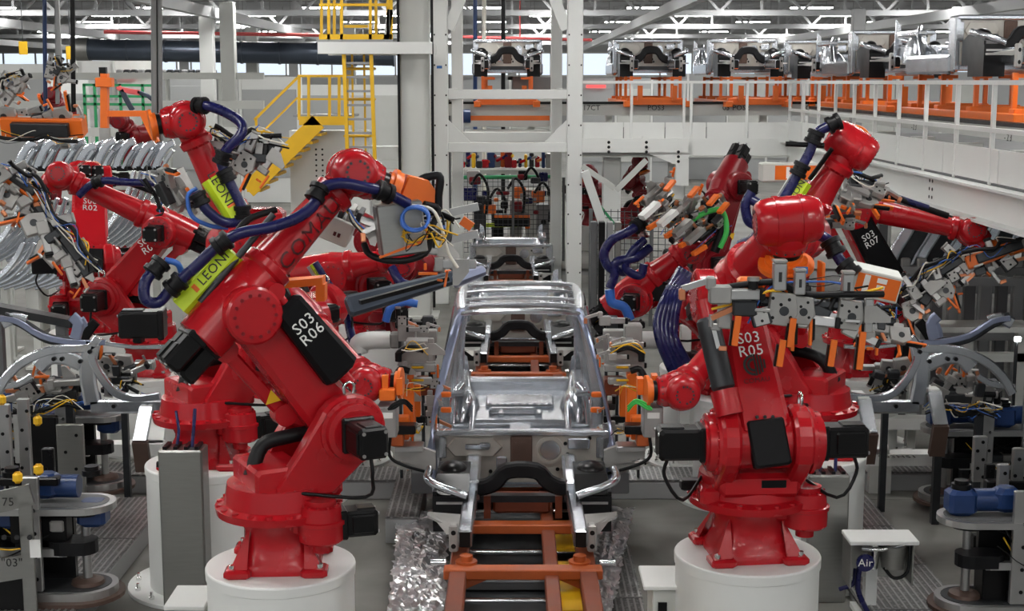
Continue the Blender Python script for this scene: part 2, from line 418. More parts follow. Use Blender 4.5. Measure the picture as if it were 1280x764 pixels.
for k in range(10):
    py = 79+k*17.5; dx = (py-68)*.035
    MB('steelgrey').bar(LP(431+dx, py), LP(464+dx, py), .05, .04).build('rung', t)
for px in (440, 455): MB('yellow').bar(LP(px, 68, .7), LP(px+3, 240, .7), .035).build('cage_bar', t)
for py in (86, 124, 170): MB('yellow').tube([LP(464, py), LP(468, py, .35), LP(452, py, .72), LP(436, py, .35), LP(431, py)], .025).build('cage_hoop', t)
YS = 26.5
def SP(px, py, dy=0.): return Pw(px, py, YS+dy)
t = thing('yellow_staircase', 'yellow steel staircase with handrails descending to the left robots', 'staircase', (SP(380, 200).x, YS, 0))
MB('yellow').bar(SP(398, 152), SP(310, 238), .06, .3).build('stringer', t); MB('yellow').bar(SP(398, 152, 1.), SP(310, 238, 1.), .06, .3).build('stringer', t)
for k in range(8):
    p = SP(398, 160).lerp(SP(312, 240), (k+.5)/8); MB('yellow').box((p.x, YS+.5, p.z-.05), (.26, 1., .05)).build('tread', t)
    MB('steelgrey').box((p.x, YS+.5, p.z-.02), (.2, .9, .02)).build('tread_grip', t)
MB('yellow').bar(SP(374, 151), SP(440, 151), .06, .16).build('landing_edge', t); MB('yellow').bar(SP(374, 151, 1.), SP(440, 151, 1.), .06, .16).build('landing_edge', t)
MB('steelgrey').box((SP(404, 149).x, YS+.5, SP(404, 149).z+.06), (1.1, 1., .04)).build('landing', t)
for px in (374, 386, 412, 424, 434): MB('yellow').bar(SP(px, 150), SP(px, 95), .05).build('rail_post', t)
MB('yellow').bar(SP(386, 150, 1.), SP(386, 95, 1.), .05).build('rail_post', t)
MB('yellow').bar(SP(372, 95), SP(440, 95), .045).build('handrail', t); MB('yellow').bar(SP(372, 124), SP(440, 124), .035).build('handrail', t)
for dy in (0, 1.):
    MB('yellow').bar(SP(372, 97, dy), SP(318, 150, dy), .045).build('handrail', t); MB('yellow').bar(SP(372, 122, dy), SP(318, 175, dy), .035).build('handrail', t)
    MB('yellow').bar(SP(320, 148, dy), SP(325, 230, dy), .045).build('rail_post', t)
# white machine block under the landing
t = thing('drilled_machine_block', 'white drilled steel base block below the yellow landing', 'machine', (SP(400, 200).x, 27.4, 0))
p = SP(392, 180, .9); MB('white').box((p.x+.3, 27.6, (p.z+.25)/2), (1.5, .5, p.z+.25)).build('body', t)
b = MB('black')
for i in range(2):
    for k in range(6): b.cyl((p.x+.05+i*.12, 27.34, p.z-.1-k*.1), (p.x+.05+i*.12, 27.36, p.z-.1-k*.1), .02, n=8)
b.build('bolt_holes', t)
MB('white').box((p.x+1.25, 28.2, p.z-.2), (.6, .6, .25)).build('shelf_beam', t)
# ------------------------------------------------------------------ upper deck at the back and to the right
YD, ZD, XD = 27.2, 3.06, 5.2
x0 = (727-640)/F*YD
t = thing('upper_deck', 'white steel upper deck with conveyor behind the robot cells', 'deck', (3, 30, ZD)); t['kind'] = 'structure'; t.pop('category')
MB('midgrey').box(((x0+XD)/2, YD+4, ZD-.03), (XD-x0, 8, .06)).build('deck_plate', t)
MB('midgrey').box((XD+5, 16.5, ZD-.03), (10, 29, .06)).build('deck_plate', t)
MB('white').box(((x0+XD)/2, YD-.02, ZD-.12), (XD-x0, .05, .32)).build('fascia_beam', t)
MB('offwhite').box(((x0+XD)/2, YD-.1, ZD-.29), (XD-x0, .25, .03)).build('beam_flange', t)
for k in range(5):
    xa = x0+(XD-x0)*k/5; MB('white').box((xa+(XD-x0)/10, YD, ZD+.17), ((XD-x0)/5-.02, .03, .33)).build('toe_panel', t)
MB('white').box((XD, 14.6, ZD-.22), (.05, 25.2, .36)).build('fascia_beam', t)
MB('white').box((XD-.02, 14.6, ZD-.04), (.3, 25.2, .03)).build('beam_flange', t); MB('white').box((XD-.02, 14.6, ZD-.41), (.3, 25.2, .03)).build('beam_flange', t)
for k in range(12):
    Y = 3.4+k*2.; MB('white').box((XD, Y+1., ZD+.19), (.03, 1.98, .36)).build('toe_panel', t)
for Y in (14.2, 17.8, 21.4, 25.):
    b = MB('black')
    for dz in (-.12, -.22, -.32):
        for dy in (-.06, .06): b.cyl((XD-.03, Y+dy, ZD+dz), (XD-.02, Y+dy, ZD+dz), .022, n=8)
    b.build('bolts', t)
rl = thing('deck_railing', 'white tubular guard rail around the upper deck edge', 'railing', (XD, YD, ZD)); rl['kind'] = 'structure'; rl.pop('category')
def post(x, y): MB('white').box((x, y, ZD+.53), (.05, .05, 1.1), ch=.008).build('post', rl)
for px in (788, 853, 862, 931, 1000): post((px-640)/F*YD, YD)
for k in range(19): post(XD, 27.2-k*1.28)
MB('white').bar((x0, YD, ZD+1.08), (XD, YD, ZD+1.08), .05).build('rail', rl)
for z in (ZD+1.08, ZD+.57):
    MB('white').bar((XD, YD, z), (XD, 3.5, z), .05).build('rail', rl)
# supports below the deck
for k, (px, Y, w) in enumerate(((764, 27.6, .34), (845, 27.6, .3), (1100, 21.2, .3), (1560, 10.2, .3))):
    boxcol(px, Y, w, ['white deck support column beside the diagonal braces', 'white deck column behind the tilted grippers', 'white deck column behind the robot with black arm plate', 'grey deck column far to the right of the fixture carts'][k], 'white' if k < 3 else 'steelgrey', 0, ZD-.28)
t = thing('deck_bracket', 'white bolted knee brace frame between lift frame and deck', 'brace', (1.9, 27, 0)); YB = 27.
def BP(px, py, dy=0): return Pw(px, py, YB+dy)
MB('white').bar(BP(727, 182), BP(860, 182), .2, .25).build('top_beam', t)
MB('white').bar(BP(800, 178), BP(858, 202), .12, .26).build('haunch', t)
MB('white').box(BP(852, 215), (.24, .2, .5)).build('head_plate', t)
MB('offwhite').bar(BP(728, 208, -.3), BP(768, 235, -.3), .1).build('diagonal', t); MB('offwhite').bar(BP(808, 200, -.3), BP(770, 238, -.3), .1).build('diagonal', t)
MB('white').bar(BP(731, 214, -3.), BP(778, 352, -3.), .2, .14).build('long_brace', t); MB('green').bar(BP(744, 250, .2), BP(768, 280, .2), .05).build('green_strip', t)
b = MB('black')
for px, y0 in ((761, 178), (808, 178), (848, 190)):
    for k in range(3): b.cyl(BP(px, y0+k*6, -.2), BP(px, y0+k*6, -.18), .03, n=8)
b.build('bolts', t)
# conveyor on the deck with position lettering
t = thing('deck_conveyor', 'white conveyor beam across the back of the upper deck', 'conveyor', (3, 30, ZD))
zc = Pw(0, 137, 30).z
MB('offwhite').box((2.6, 29.9, zc), (7.8, .12, .24)).build('beam', t); MB('black').box((2.6, 29.88, zc+.14), (7.8, .16, .05)).build('track', t)
for x in (.4, 2., 3.6, 5.2): MB('offwhite').box((x, 30.1, (ZD+zc)/2-.03), (.14, .14, zc-ZD-.14)).build('leg', t)
MB('offwhite').box((2.6, 31.4, zc), (7.8, .12, .24)).build('beam', t)
for px, s in ((737, '817CT'), (820, 'POS3'), (920, '03 POS2'), (1010, '7C1')):
    p = Pw(px, 135, 29.83); lettering(s, .15, frame(p, XA, Z), t, 'print_black')
t = thing('deck_conveyor', 'white conveyor beam along the right side of the upper deck', 'conveyor', (6.2, 20, ZD))
MB('offwhite').box((5.9, 16, 3.55), (.14, 25, .16)).build('beam', t); MB('offwhite').box((7.3, 16, 3.5), (.14, 25, .26)).build('beam', t); MB('black').box((5.9, 16, 3.65), (.16, 25, .05)).build('track', t)
for k in range(11): MB('offwhite').box((5.9, 6.1+k*2.1, (ZD+3.37)/2), (.3, .2, 3.37-ZD)).build('leg', t)
for Y in (17., 21., 25.): lettering('- 2 3', .13, frame((5.82, Y, 3.5), -YA, Z), t, 'print_black')
# ------------------------------------------------------------------ robots
def superell(r, n, e, z, o=V((0, 0, 0)), x=XA, y=YA):
    out = []
    for i in range(n):
        a = 2*math.pi*(i+.5)/n; c, s = math.cos(a), math.sin(a); k = (abs(c)**e+abs(s)**e)**(-1/e)
        out.append(o+x*(r*k*c)+y*(r*k*s)+Z*z)
    return out
def rbox_loft(p, q, up, w0, h0, w1, h1, mb, mat=None, ch=.03):
    """tapered chamfered beam from p to q; w along 'up x d', h along up"""
    d = (q-p).normalized(); u = (up-d*up.dot(d)).normalized(); s = d.cross(u); R = []
    L = (q-p).length
    for t, k in ((0, 1), (ch, 0), (L-ch, 0), (L, 1)):
        f = t/L; w = (w0+(w1-w0)*f)/2-k*ch; h = (h0+(h1-h0)*f)/2-k*ch; c = ch
        R.append([p+d*t+s*a*(w-(c if i else 0))+u*b*(h-(0 if i else c)) for a, b, i in ((1, -1, 1), (1, -1, 0), (1, 1, 0), (1, 1, 1), (-1, 1, 1), (-1, 1, 0), (-1, -1, 0), (-1, -1, 1))])
    return mb.loft(R, mat=mat)
def capsule(p0, r0, p1, r1, n=10):
    """2d outline round two circles"""
    p0, p1 = V(p0), V(p1); d = p1-p0; a0 = math.atan2(d.y, d.x); L = d.length
    g = math.asin(max(-1, min(1, (r0-r1)/L))) if L > 0 else 0; out = []
    for i in range(n+1):
        a = a0+math.pi/2-g+(math.pi+2*g)*i/n; out.append((p0.x+r0*math.cos(a), p0.y+r0*math.sin(a)))
    for i in range(n+1):
        a = a0-math.pi/2+g+(math.pi-2*g)*i/n; out.append((p1.x+r1*math.cos(a), p1.y+r1*math.sin(a)))
    return out
def bolts(mb, o, ax, r, n, br=.012, h=.012, mat='darkred'):
    for p in mb.ringpts(o, ax, r, n): mb.cyl(p, p+V(ax).normalized()*h, br, n=6, mat=mat)
PED = {}
def pedestal(c, label, r=.495, h=1.05):
    c = V((c.x, c.y, 0)); t = thing('robot_pedestal', label, 'pedestal', c, 'white robot pedestals')
    MB('white').lathe([(.03, r-.02), (h-.075, r-.02)], c, n=48).build('drum', t)
    b = MB('white').lathe([(h-.075, r-.02), (h-.07, r-.012), (h-.012, r-.010), (h-.003, r-.014), (h, r-.022)], c, n=48); b.build('top_plate', t)
    b = MB('white').lathe([(0, r+.16), (.03, r+.16)], c, n=48); b.build('floor_flange', t)
    for p in b.ringpts(c+Z*.03, Z, r+.09, 14):
        MB('chrome').lathe([(0, .022), (.025, .022), (.03, .012), (.06, .012)], p, n=8).build('anchor_bolt', t)
    return t
def motor(name, o, d, u, L, w, h, parent, cable=True):
    """black servo motor box from o along d"""
    d = V(d).normalized(); fr = frame(V(o)+d*L/2, d, u)
    b = MB('black'); b.box((0, 0, 0), (L, w, h), fr, .018); b.box((-L*.5+.02, 0, 0), (.05, w*1.12, h*1.12), fr, .01)
    b.box((L*.1, 0, h*.5), (L*.62, w*.7, .025), fr, .008); b.box((L*.2, w*.5, 0), (L*.5, .02, h*.6), fr, .006)
    o2 = b.build(name, parent)
    b = MB('alu')
    for a in (-.35, .35):
        for c in (-.38, .38): b.cyl(fr @ V((L*.5, a*w, c*h)), fr @ V((L*.5+.008, a*w, c*h)), .012, n=8)
    b.build('screw', o2)
    MB('yellow').prism([(-.03, -.02), (.03, -.02), (0, .03)], 0, .002, fr @ frame((.02, -w*.5-.001, 0), XA, Z)).build('warning_mark', o2)
    return o2
def robot(label, base, yaw, A3, W, tool, texts=(), a1=.40, d1=.90, hz=1.05, red='red', lw=.30, detail=2, wside=0, name='industrial_robot', plate=None, gs=1, base_yaw=None):
    base = V((base[0], base[1], hz)); dr = V((math.cos(yaw), math.sin(yaw), 0)); ax = dr.cross(Z)  # ax: right-hand side
    A2 = base+dr*a1+Z*d1; A3 = V(A3); W = V(W); tool = V(tool).normalized()
    t = thing(name, label, 'robot', base)
    n = 32 if detail > 1 else 18
    by = yaw if base_yaw is None else base_yaw; bx = V((math.cos(by), math.sin(by), 0)); byv = V((-math.sin(by), math.cos(by), 0))
    # base casting
    b = MB(red)
    b.loft([superell(r, n, e, z, base, bx, byv) for z, r, e in ((.0, .265, 6), (.055, .265, 6), (.075, .25, 5), (.16, .225, 3.5), (.26, .225, 2.5), (.35, .275, 2))], smooth=True)
    bc = b.build('base_casting', t)
    for sx in (-1, 1):
        for sy in (-1, 1):
            f = MB(red); c = base+bx*sx*.24+byv*sy*.24
            f.box((0, 0, .028), (.17, .17, .056), frame(c, bx, byv), .015)
            f.add([c+bx*sx*.05+byv*sy*.05+Z*.05, c-bx*sx*.06+byv*sy*.05+Z*.05, c+bx*sx*.05-byv*sy*.06+Z*.05, base+bx*sx*.17+byv*sy*.17+Z*.30], [(0, 1, 3), (0, 3, 2), (1, 2, 3), (0, 2, 1)])
            fo = f.build('foot', t)
            if detail > 1: MB('chrome').cyl(c+Z*.05+bx*sx*.035+byv*sy*.035, c+Z*.085+bx*sx*.035+byv*sy*.035, .02, n=8).build('anchor_bolt', fo)
    # turntable
    b = MB(red); b.lathe([(.35, .28), (.36, .40), (.41, .41), (.425, .37), (.43, .35), (.56, .33)], base, n=n+8)
    tt = b.build('turntable', t)
    bb = MB(red); bolts(bb, base+Z*.41, Z, .385, 20 if detail > 1 else 12, .022, .018, red); bb.build('ring_bolts', tt)
    # axis one gearbox and motor
    g = base+ax*gs*.34+dr*.16; b = MB(red); b.lathe([(.16, .06), (.22, .06), (.225, .13), (.24, .145), (.34, .145), (.345, .155), (.37, .155), (.375, .14), (.46, .13), (.47, .10), (.5, .10)], g, n=24)
    b.box((0, 0, .32), (.2, .22, .1), frame(base+ax*gs*.22+dr*.1, ax, dr), .02); go = b.build('gearbox', t)
    b = MB(red); bolts(b, g+Z*.46, Z, .115, 12, .01, .015, red); b.build('gear_bolts', go)
    motor('drive_motor', g+dr*gs*.12+Z*.33, dr*gs+ax*.2*gs, Z, .24, .17, .17, t)
    b = MB(red); b.box((0, 0, .0), (.14, .18, .12), frame(base-ax*gs*.30+dr*.16+Z*.45, ax, dr), .02); b.build('stop_block', t)
    b = MB('black'); b.box((0, 0, 0), (.18, .1, .07), frame(base-ax*gs*.36-dr*.05+Z*.46, ax, dr), .01); b.build('stop_bumper', t)
    # fork
    loc2 = lambda p: ((p-base).dot(dr), (p-base).z)
    for s in (-1, 1):
        poly = [(-.10, .50), (.26, .50)]; cx, cz = a1, d1; r = .235
        for i in range(13):
            a = -.45+math.pi*1.02*i/12; poly.append((cx+r*math.cos(a), cz+r*math.sin(a)))
        poly += [(.02, .74), (-.10, .58)]
        M = frame(base, dr, Z); M = M.copy()
        e0, e1 = (.17, .29)
        b = MB(red); b.prism(poly, s*e0 if s > 0 else -e1, s*e1 if s > 0 else -e0, M, .02)
        ear = b.build('fork_ear', t)
        # local z of M is dr x Z = ax
        b = MB(red); c = A2+ax*s*.29; b.lathe([(0, .215), (.02, .215), (.025, .19), (.07, .185), (.075, .15), (.09, .15)], c, ax*s, n=28)
        bolts(b, c+ax*s*.02, ax*s, .2, 22 if detail > 1 else 12, .009, .01, red); b.build('gear_cover', ear)
        b = MB('chrome'); c = A2+ax*s*.24+Z*.235; b.tube([c+dr*.03, c+dr*.035+Z*.05, c+Z*.075, c-dr*.035+Z*.05, c-dr*.03], .012, 6, k=2); b.build('lifting_eye', ear)
        motor('drive_motor', A2+ax*s*.37, ax*s, Z, .30, .20, .19, t)
    b = MB(red); b.box((-.06, .6, 0), (.34, .2, .5), frame(base, dr, Z), .02); b.box((.18, .55, 0), (.34, .16, .52), frame(base, dr, Z), .03); fb = b.build('fork_bridge', t)
    MB('blackpanel').box((.352, .565, -.08), (.006, .05, .16), frame(base, dr, Z), .002).build('cable_slot', fb)
    b = MB('rubber'); b.tube([base-dr*.2+Z*.62+ax*.05, base-dr*.1+Z*.8, base+dr*.1+Z*.85+ax*.03, A2-Z*.02, A2+Z*.25-dr*.1], .05, 8); b.build('cable_bundle', t)
    for s in (-1, 1):
        b = MB('black'); c = A2+ax*s*.6-Z*.1; b.tube([c, c-Z*.12+ax*s*.02, c-Z*.28-ax*s*.1, base+ax*s*.3+Z*.55], .012, 6); b.build('motor_cable', t)
    # lower arm
    la = (A3-A2).normalized(); ln = ax.cross(la).normalized()
    if ln.dot(dr) < 0: ln = -ln
    b = MB(red); rbox_loft(A2+la*.02, A3-la*.02, ln, lw+.02, .36, lw-.04, .26, b, ch=.035)
    b.lathe([(-lw/2-.03, .15), (-lw/2+.0, .175), (lw/2, .175), (lw/2+.03, .15)], A2, ax, n=26); lo = b.build('lower_arm', t)
    b = MB('black'); c = A2+ln*.19+la*.12
    for k in (-1, 0, 1): b.cyl(c+ax*k*.05, c+ax*k*.05+ln*.006, .012, n=8)
    b.build('plug', lo)
    MB('blackpanel').box((0, .0, 0), (lw*.74, .30, .08), frame(A2+ln*.155-la*.04, la.cross(ln), la), .012).build('recess_shade_panel', lo)  # proud black panel standing in for the shaded hollow between the ears
    # elbow
    b = MB(red); b.lathe([(-.27, .12), (-.265, .165), (-.25, .18), (-.12, .18), (-.11, .2), (.11, .2), (.12, .18), (.25, .18), (.265, .165), (.27, .12)], A3, ax, n=28)
    bolts(b, A3-ax*.265, -ax, .13, 14, .012, .01, 'darkred'); bolts(b, A3+ax*.265, ax, .13, 14, .012, .01, 'darkred'); el = b.build('elbow_housing', t)
    motor('drive_motor', A3+(-ax if wside <= 0 else ax)*.27, -ax if wside <= 0 else ax, Z, .22, .16, .16, t)
    # forearm
    fd = (W-A3).normalized(); L = (W-A3).length; fu = (ax.cross(fd)).normalized(); up = fu if fu.z > 0 or abs(fu.z) < .05 else -fu
    C = A3+up*.07
    fd = (W-C).normalized(); L = (W-C).length
    b = MB(red); b.lathe([(-.32, .13), (-.31, .165), (-.10, .175), (.12, .175), (.26, .15), (.28, .165), (.33, .165), (.35, .135), (L*.55, .118), (L-.24, .105), (L-.22, .135), (L-.17, .14), (L-.15, .115), (L-.06, .11)], C, fd, n=28)
    fa = b.build('forearm', t); bb = MB(red); bolts(bb, C+fd*.33, fd, .15, 16, .009, .012, red); bolts(bb, C+fd*(L-.22), -fd, .122, 14, .009, .012, red); bb.build('collar_bolts', fa)
    for k, (a, c) in enumerate(((.07, .06), (-.08, .05), (0, -.08))):
        motor('wrist_motor', C-fd*.30+ax*a+up*c, -fd, up, .26, .12, .12, t)
    # linkage rod behind
    b = MB(red); p = A2-dr*.34+Z*.08-ax*.05; q = A3-fd*.26-up*.10-ax*.05
    rbox_loft(p, q, ax, .09, .07, .09, .07, b, ch=.015); b.cyl(p-ax*.06, p+ax*.06, .075, n=16); b.cyl(q-ax*.06, q+ax*.06, .075, n=16)
    rbox_loft(p, A2, ax, .12, .07, .16, .07, b, ch=.015); lk = b.build('link_rod', t)
    fc = ax if ax.y < 0 else -ax; MB('yellow').prism([(-.05, -.04), (.05, -.04), (0, .05)], 0, .003, frame(p.lerp(q, .25)+fc*.046, (q-p), fc.cross(q-p))).build('warning_mark', lk)
    # wrist
    wu = ax
    if abs(tool.dot(ax)) > .8: wu = fd.cross(tool)
    wu = (wu-tool*wu.dot(tool)).normalized()
    b = MB(red); b.lathe([(-.20, .085), (-.196, .107), (-.182, .125), (-.155, .138), (-.11, .147), (0, .15), (.11, .147), (.155, .138), (.182, .125), (.196, .107), (.20, .085)], W, wu, n=30, sharp=False)
    for s in (-1, 1): b.lathe([(s*.075-.014, .14), (s*.075-.012, .156), (s*.075+.012, .156), (s*.075+.014, .14)], W, wu, n=30)
    b.lathe([(.0, .13), (.13, .135), (.19, .115), (.2, .09)], W, tool, n=24)
    wo = b.build('wrist', t); b = MB('darkline')
    for s in (-1, 1):
        for k in range(14):
            if k % 5 == 4: continue
            a = 2*math.pi*k/14; x = perp(wu); y = wu.cross(x); p = W+wu*s*.200+(x*math.cos(a)+y*math.sin(a))*.07
            b.cyl(p, p+wu*s*.003, .010, n=6)
    bolts(b, W+tool*.16, tool, .118, 14, .008, .012, 'darkline'); b.build('bolt_holes', wo)
    MB('black').lathe([(.2, .085), (.235, .085)], W, tool, n=20).build('seal_ring', wo)
    MB('orange').lathe([(.235, .10), (.26, .10), (.262, .13), (.29, .13)], W, tool, n=28).build('tool_flange', t)
    # texts: (string, size, 'arm'|'fore', along, side)
    for s, size, where, m in texts:
        if where == 'arm':
            o = A2.lerp(A3, .62)+ln*.145; lettering(s, size, frame(o+ln*.012, ln.cross(la) if False else la.cross(ln), la), t, m)
        elif where == 'forearm':
            sd = -ax if wside <= 0 else ax
            v = (V((0, 0, H))-(C+fd*L*.55)); v = ((v-fd*v.dot(fd)).normalized()-up*.55).normalized(); o = C+fd*(L*.555)
            MM = frame(o, fd, v.cross(fd)); me = text_mesh(s, size, m, 1.05).copy()
            
            for vv in me.vertices:
                xx = L*.555+vv.co.x; rr = (.135+(.118-.135)*(xx-.35)/(L*.55-.35) if xx < L*.55 else .118+(.105-.118)*(xx-L*.55)/(L*.45-.24))+.005
                a = vv.co.y/rr; dz = vv.co.z
                vv.co.y = math.sin(a)*(rr+dz); vv.co.z = math.cos(a)*(rr+dz)
            inst(me, 'lettering', t, Mx.Translation(-base) @ MM)
    if plate:   # black counterbalance cover on the arm: (offset along ln, offset along ax, width, depth, f0, f1)
        pn, pa, pw, pd, f0, f1, s, m, flip = plate
        p = A2.lerp(A3, f0)+ln*pn+ax*pa; q = A2.lerp(A3, f1)+ln*pn+ax*pa
        b = MB('blackpanel'); rbox_loft(p, q, ln, pw, pd, pw*.9, pd*.8, b, ch=.03); po = b.build('counterbalance_cover', t)
        d = (q-p).normalized()
        b = MB(red); b.cyl(q, q+d*.10, .03, n=10); b.cyl(q+d*.1-ax*.05, q+d*.1+ax*.05, .055, n=14); b.build('rod_end', po); MB(red).cyl(p-d*.08, p, .04, n=10).build('rod_base', po)
        c = p.lerp(q, .66)
        v = V((0, 0, H))-c; v = v-d*v.dot(d)
        cand = max((ln, -ln, ax, -ax), key=lambda k: k.dot(v)); off = pd/2 if abs(cand.dot(ln)) > .9 else pw/2
        if flip == 0: xx, yy = d.cross(cand)*-1, d
        xx = yy.cross(cand) if flip == 0 else d
        yy = d if flip == 0 else cand.cross(d)
        lettering(s, .105, frame(c+cand*(off+.004), xx, yy), po, m)
    return dict(t=t, A2=A2, A3=A3, W=W, dr=dr, ax=ax, fd=fd, up=up, C=C, L=L, flange=W+tool*.29, tool=tool)
def hose(t, pts, r=.035, m='navy', clamps=(), name='dress_hose'):
    p = [V(q) if len(q) == 3 and not isinstance(q[0], int) else q for q in pts]
    b = MB(m); b.tube(p, r, 10, k=5); o = b.build(name, t)
    sp = smoothpath(p, 5)
    for f in clamps:
        i = int(f*(len(sp)-1)); i = max(1, min(len(sp)-2, i)); d = (sp[i+1]-sp[i-1]).normalized()
        b = MB('rubber'); c = sp[i]
        b.lathe([(-.055, r+.015), (-.05, r+.03), (-.02, r+.03), (-.018, r+.018), (.018, r+.018), (.02, r+.03), (.05, r+.03), (.055, r+.015)], c, d, n=14); b.build('hose_clamp', o)
    return o
def px(*l): return [Pw(*q) for q in l]
def lime_cover(t, p, q, w, face, s='LEONI', size=.1, at=.68):
    d = (q-p).normalized(); n = (V(face)-d*V(face).dot(d)).normalized(); sd = n.cross(d); b = MB('lime')
    prof = [(-w/2, -.05), (-w/2, 0), (-w*.3, .04), (w*.3, .04), (w/2, 0), (w/2, -.05)]
    b.loft([[p+sd*x+n*y for x, y in prof], [q+sd*x+n*y for x, y in prof]]); o = b.build('hose_cover', t)
    lettering(s, size, frame(p.lerp(q, at)+n*.042, d, n.cross(d)), o, 'print_black')
    MB('alu').bar(p+sd*(w/2+.02), q+sd*(w/2+.02), .03, .03).build('cover_rail', o)
    MB('orange').bar(p.lerp(q, .98-at)+n*.041, p.lerp(q, 1.04-at)+n*.041, w*.35, .004, up=n).build('cover_tag', o)
    return o
def black_cyl(t, p, q, r=.075, name='gas_spring'):
    d = (q-p).normalized(); L = (q-p).length; b = MB('midgrey'); b.lathe([(.0, r*.8), (.02, r), (L-.02, r), (L, r*.8)], p, d, n=20, mat='darkmetal')
    o = b.build(name, t); b = MB('red'); b.cyl(q, q+d*.16, .09, n=16); b.build('rod_end', o); MB('red').cyl(p-d*.12, p, .05, n=12).build('rod_base', o); return o

P1L, P1R, P2L, P2R = Pz(351, 704, 1.05), Pz(934, 690, 1.05), Pz(256, 577, 1.05), Pz(1010, 565, 1.05)
pedestal(P1L, 'white round pedestal under the robot lettered S03 R06')
pedestal(P1R, 'white round pedestal under the robot lettered S03 R05')
pedestal(P2L, 'white round pedestal behind the grey cabinet, carrying the upright red robot')
pedestal(P2R, 'white round pedestal behind the cabinet by the air box')
# --- front left robot S03 R06
yaw = math.atan2(.46, .88); A2 = P1L+V((math.cos(yaw), math.sin(yaw), 0))*.4+Z*.9
r6 = robot('red robot with black S03 R06 cover and long lettered forearm', P1L, yaw, Pw(303, 388, 8.90), Pw(440, 216, 9.30), V((.9, .25, -.38)),
           texts=(('COMAU', .15, 'forearm', 'print_red'),), plate=(.20, .20, .13, .26, .30, .92, 'S03\nR06', 'print_white', 0), base_yaw=-math.pi/2+.05)
t = r6['t']
hose(t, px((213, 362, 8.75), (245, 333, 8.76), (272, 308, 8.78), (300, 292, 8.8), (340, 284, 8.85), (372, 272, 8.9), (392, 256, 8.95), (399, 238, 9.), (425, 229, 9.), (460, 235, 9.), (480, 240, 9.05), (510, 255, 9.15)), .036, clamps=(.02, .2, .62, .92))
hose(t, px((213, 362, 8.75), (198, 378, 8.72), (182, 374, 8.7), (182, 352, 8.72), (200, 330, 8.78)), .036, clamps=(.97,))
hose(t, px((206, 325, 8.78), (222, 330, 8.8), (228, 345, 8.85)), .02, 'bluehose')
hose(t, px((345, 262, 9.2), (310, 275, 9.1), (290, 300, 9.), (255, 350, 8.9)), .022, 'rubber')
lime_cover(t, Pw(226, 384, 8.82), Pw(290, 314, 8.86), .15, V((.2, -.8, .5)), size=.085)
b = MB('darkmetal'); b.cyl(Pw(250, 378, 8.75), Pw(342, 268, 8.95), .022, n=8); b.build('support_rod', t)
# --- front right robot S03 R05
r5 = robot('red robot with S03 R05 lettered on its lower arm, facing out from the line', P1R, -math.pi/2+.06, Pw(918, 370, 9.30), Pw(985, 276, 8.60), V((.06, .38, -.9)),
           texts=(('S03\nR05', .10, 'arm', 'print_white'),), lw=.32, gs=-1, base_yaw=-math.pi/2+.12, a1=.32, d1=.84)
t = r5['t']
b = MB('print_black'); o = r5['A2'].lerp(r5['A3'], .5); ln = r5['ax'].cross((r5['A3']-r5['A2']).normalized()); ln = ln if ln.y < 0 else -ln
la = (r5['A3']-r5['A2']).normalized(); M = frame(o+ln*.165-la*.02, la.cross(ln), la)
for k in range(4):
    w = .07*math.sqrt(max(0.05, 1-((k+.4)*.02/.075)**2)); b.box(((k+.4)*.02, 0, .0015), (.011, 2*w, .003), M)
b.build('emblem', t)
b = MB('print_black')
for k in range(9):
    a0, a1 = math.pi*(.5+k/9), math.pi*(.5+(k+1)/9)
    for r0 in (.070, .045): b.add([V((r0*math.cos(a0), r0*math.sin(a0), .003)), V((r0*math.cos(a1), r0*math.sin(a1), .003)), V(((r0-.017)*math.cos(a1), (r0-.017)*math.sin(a1), .003)), V(((r0-.017)*math.cos(a0), (r0-.017)*math.sin(a0), .003))], [(0, 1, 2, 3)], M=M)
b.build('emblem_arc', t); lettering('COMAU', .045, M @ T3(0, -.10, 0), t, 'print_red')
black_cyl(t, Pw(884, 398, 9.0), Pw(905, 488, 8.85))
hose(t, px((1012, 290, 8.9), (1035, 300, 8.8), (1050, 325, 8.75), (1068, 345, 8.7)), .035, clamps=(.5, .9))
hose(t, px((955, 285, 9.1), (940, 300, 9.2), (926, 306, 9.3)), .035)
# --- rear left upright robot
yaw = math.atan2(.6, .8)
l2 = robot('red robot with a steep upright forearm rising beside the yellow staircase', P2L, yaw, Pw(298, 308, 12.0), Pw(232, 150, 11.9), V((-.62, -.2, -.1)), wside=0, base_yaw=-math.pi/2)
t = l2['t']
hose(t, px((248, 132, 11.75), (262, 133, 11.7), (285, 142, 11.7), (302, 155, 11.65), (300, 170, 11.6), (285, 185, 11.6), (277, 200, 11.6), (281, 215, 11.6), (293, 240, 11.6), (303, 262, 11.6), (300, 275, 11.6), (280, 278, 11.55), (258, 262, 11.5), (245, 240, 11.5)), .042, clamps=(.02, .45, .56, .72, .98))
lime_cover(t, Pw(265, 222, 11.62), Pw(297, 272, 11.62), .18, V((.3, -.9, .3)), size=.105, at=.3)
hose(t, px((246, 235, 11.5), (235, 245, 11.5), (240, 270, 11.5), (262, 282, 11.55), (285, 285, 11.6)), .018, 'bluehose')
motor('drive_motor', Pw(206, 404, 11.7), V((-1, -.1, 0)), Z, .36, .22, .22, t); MB('red').box(Pw(333, 275, 11.9), (.3, .3, .2), ch=.04).build('valve_housing', t)
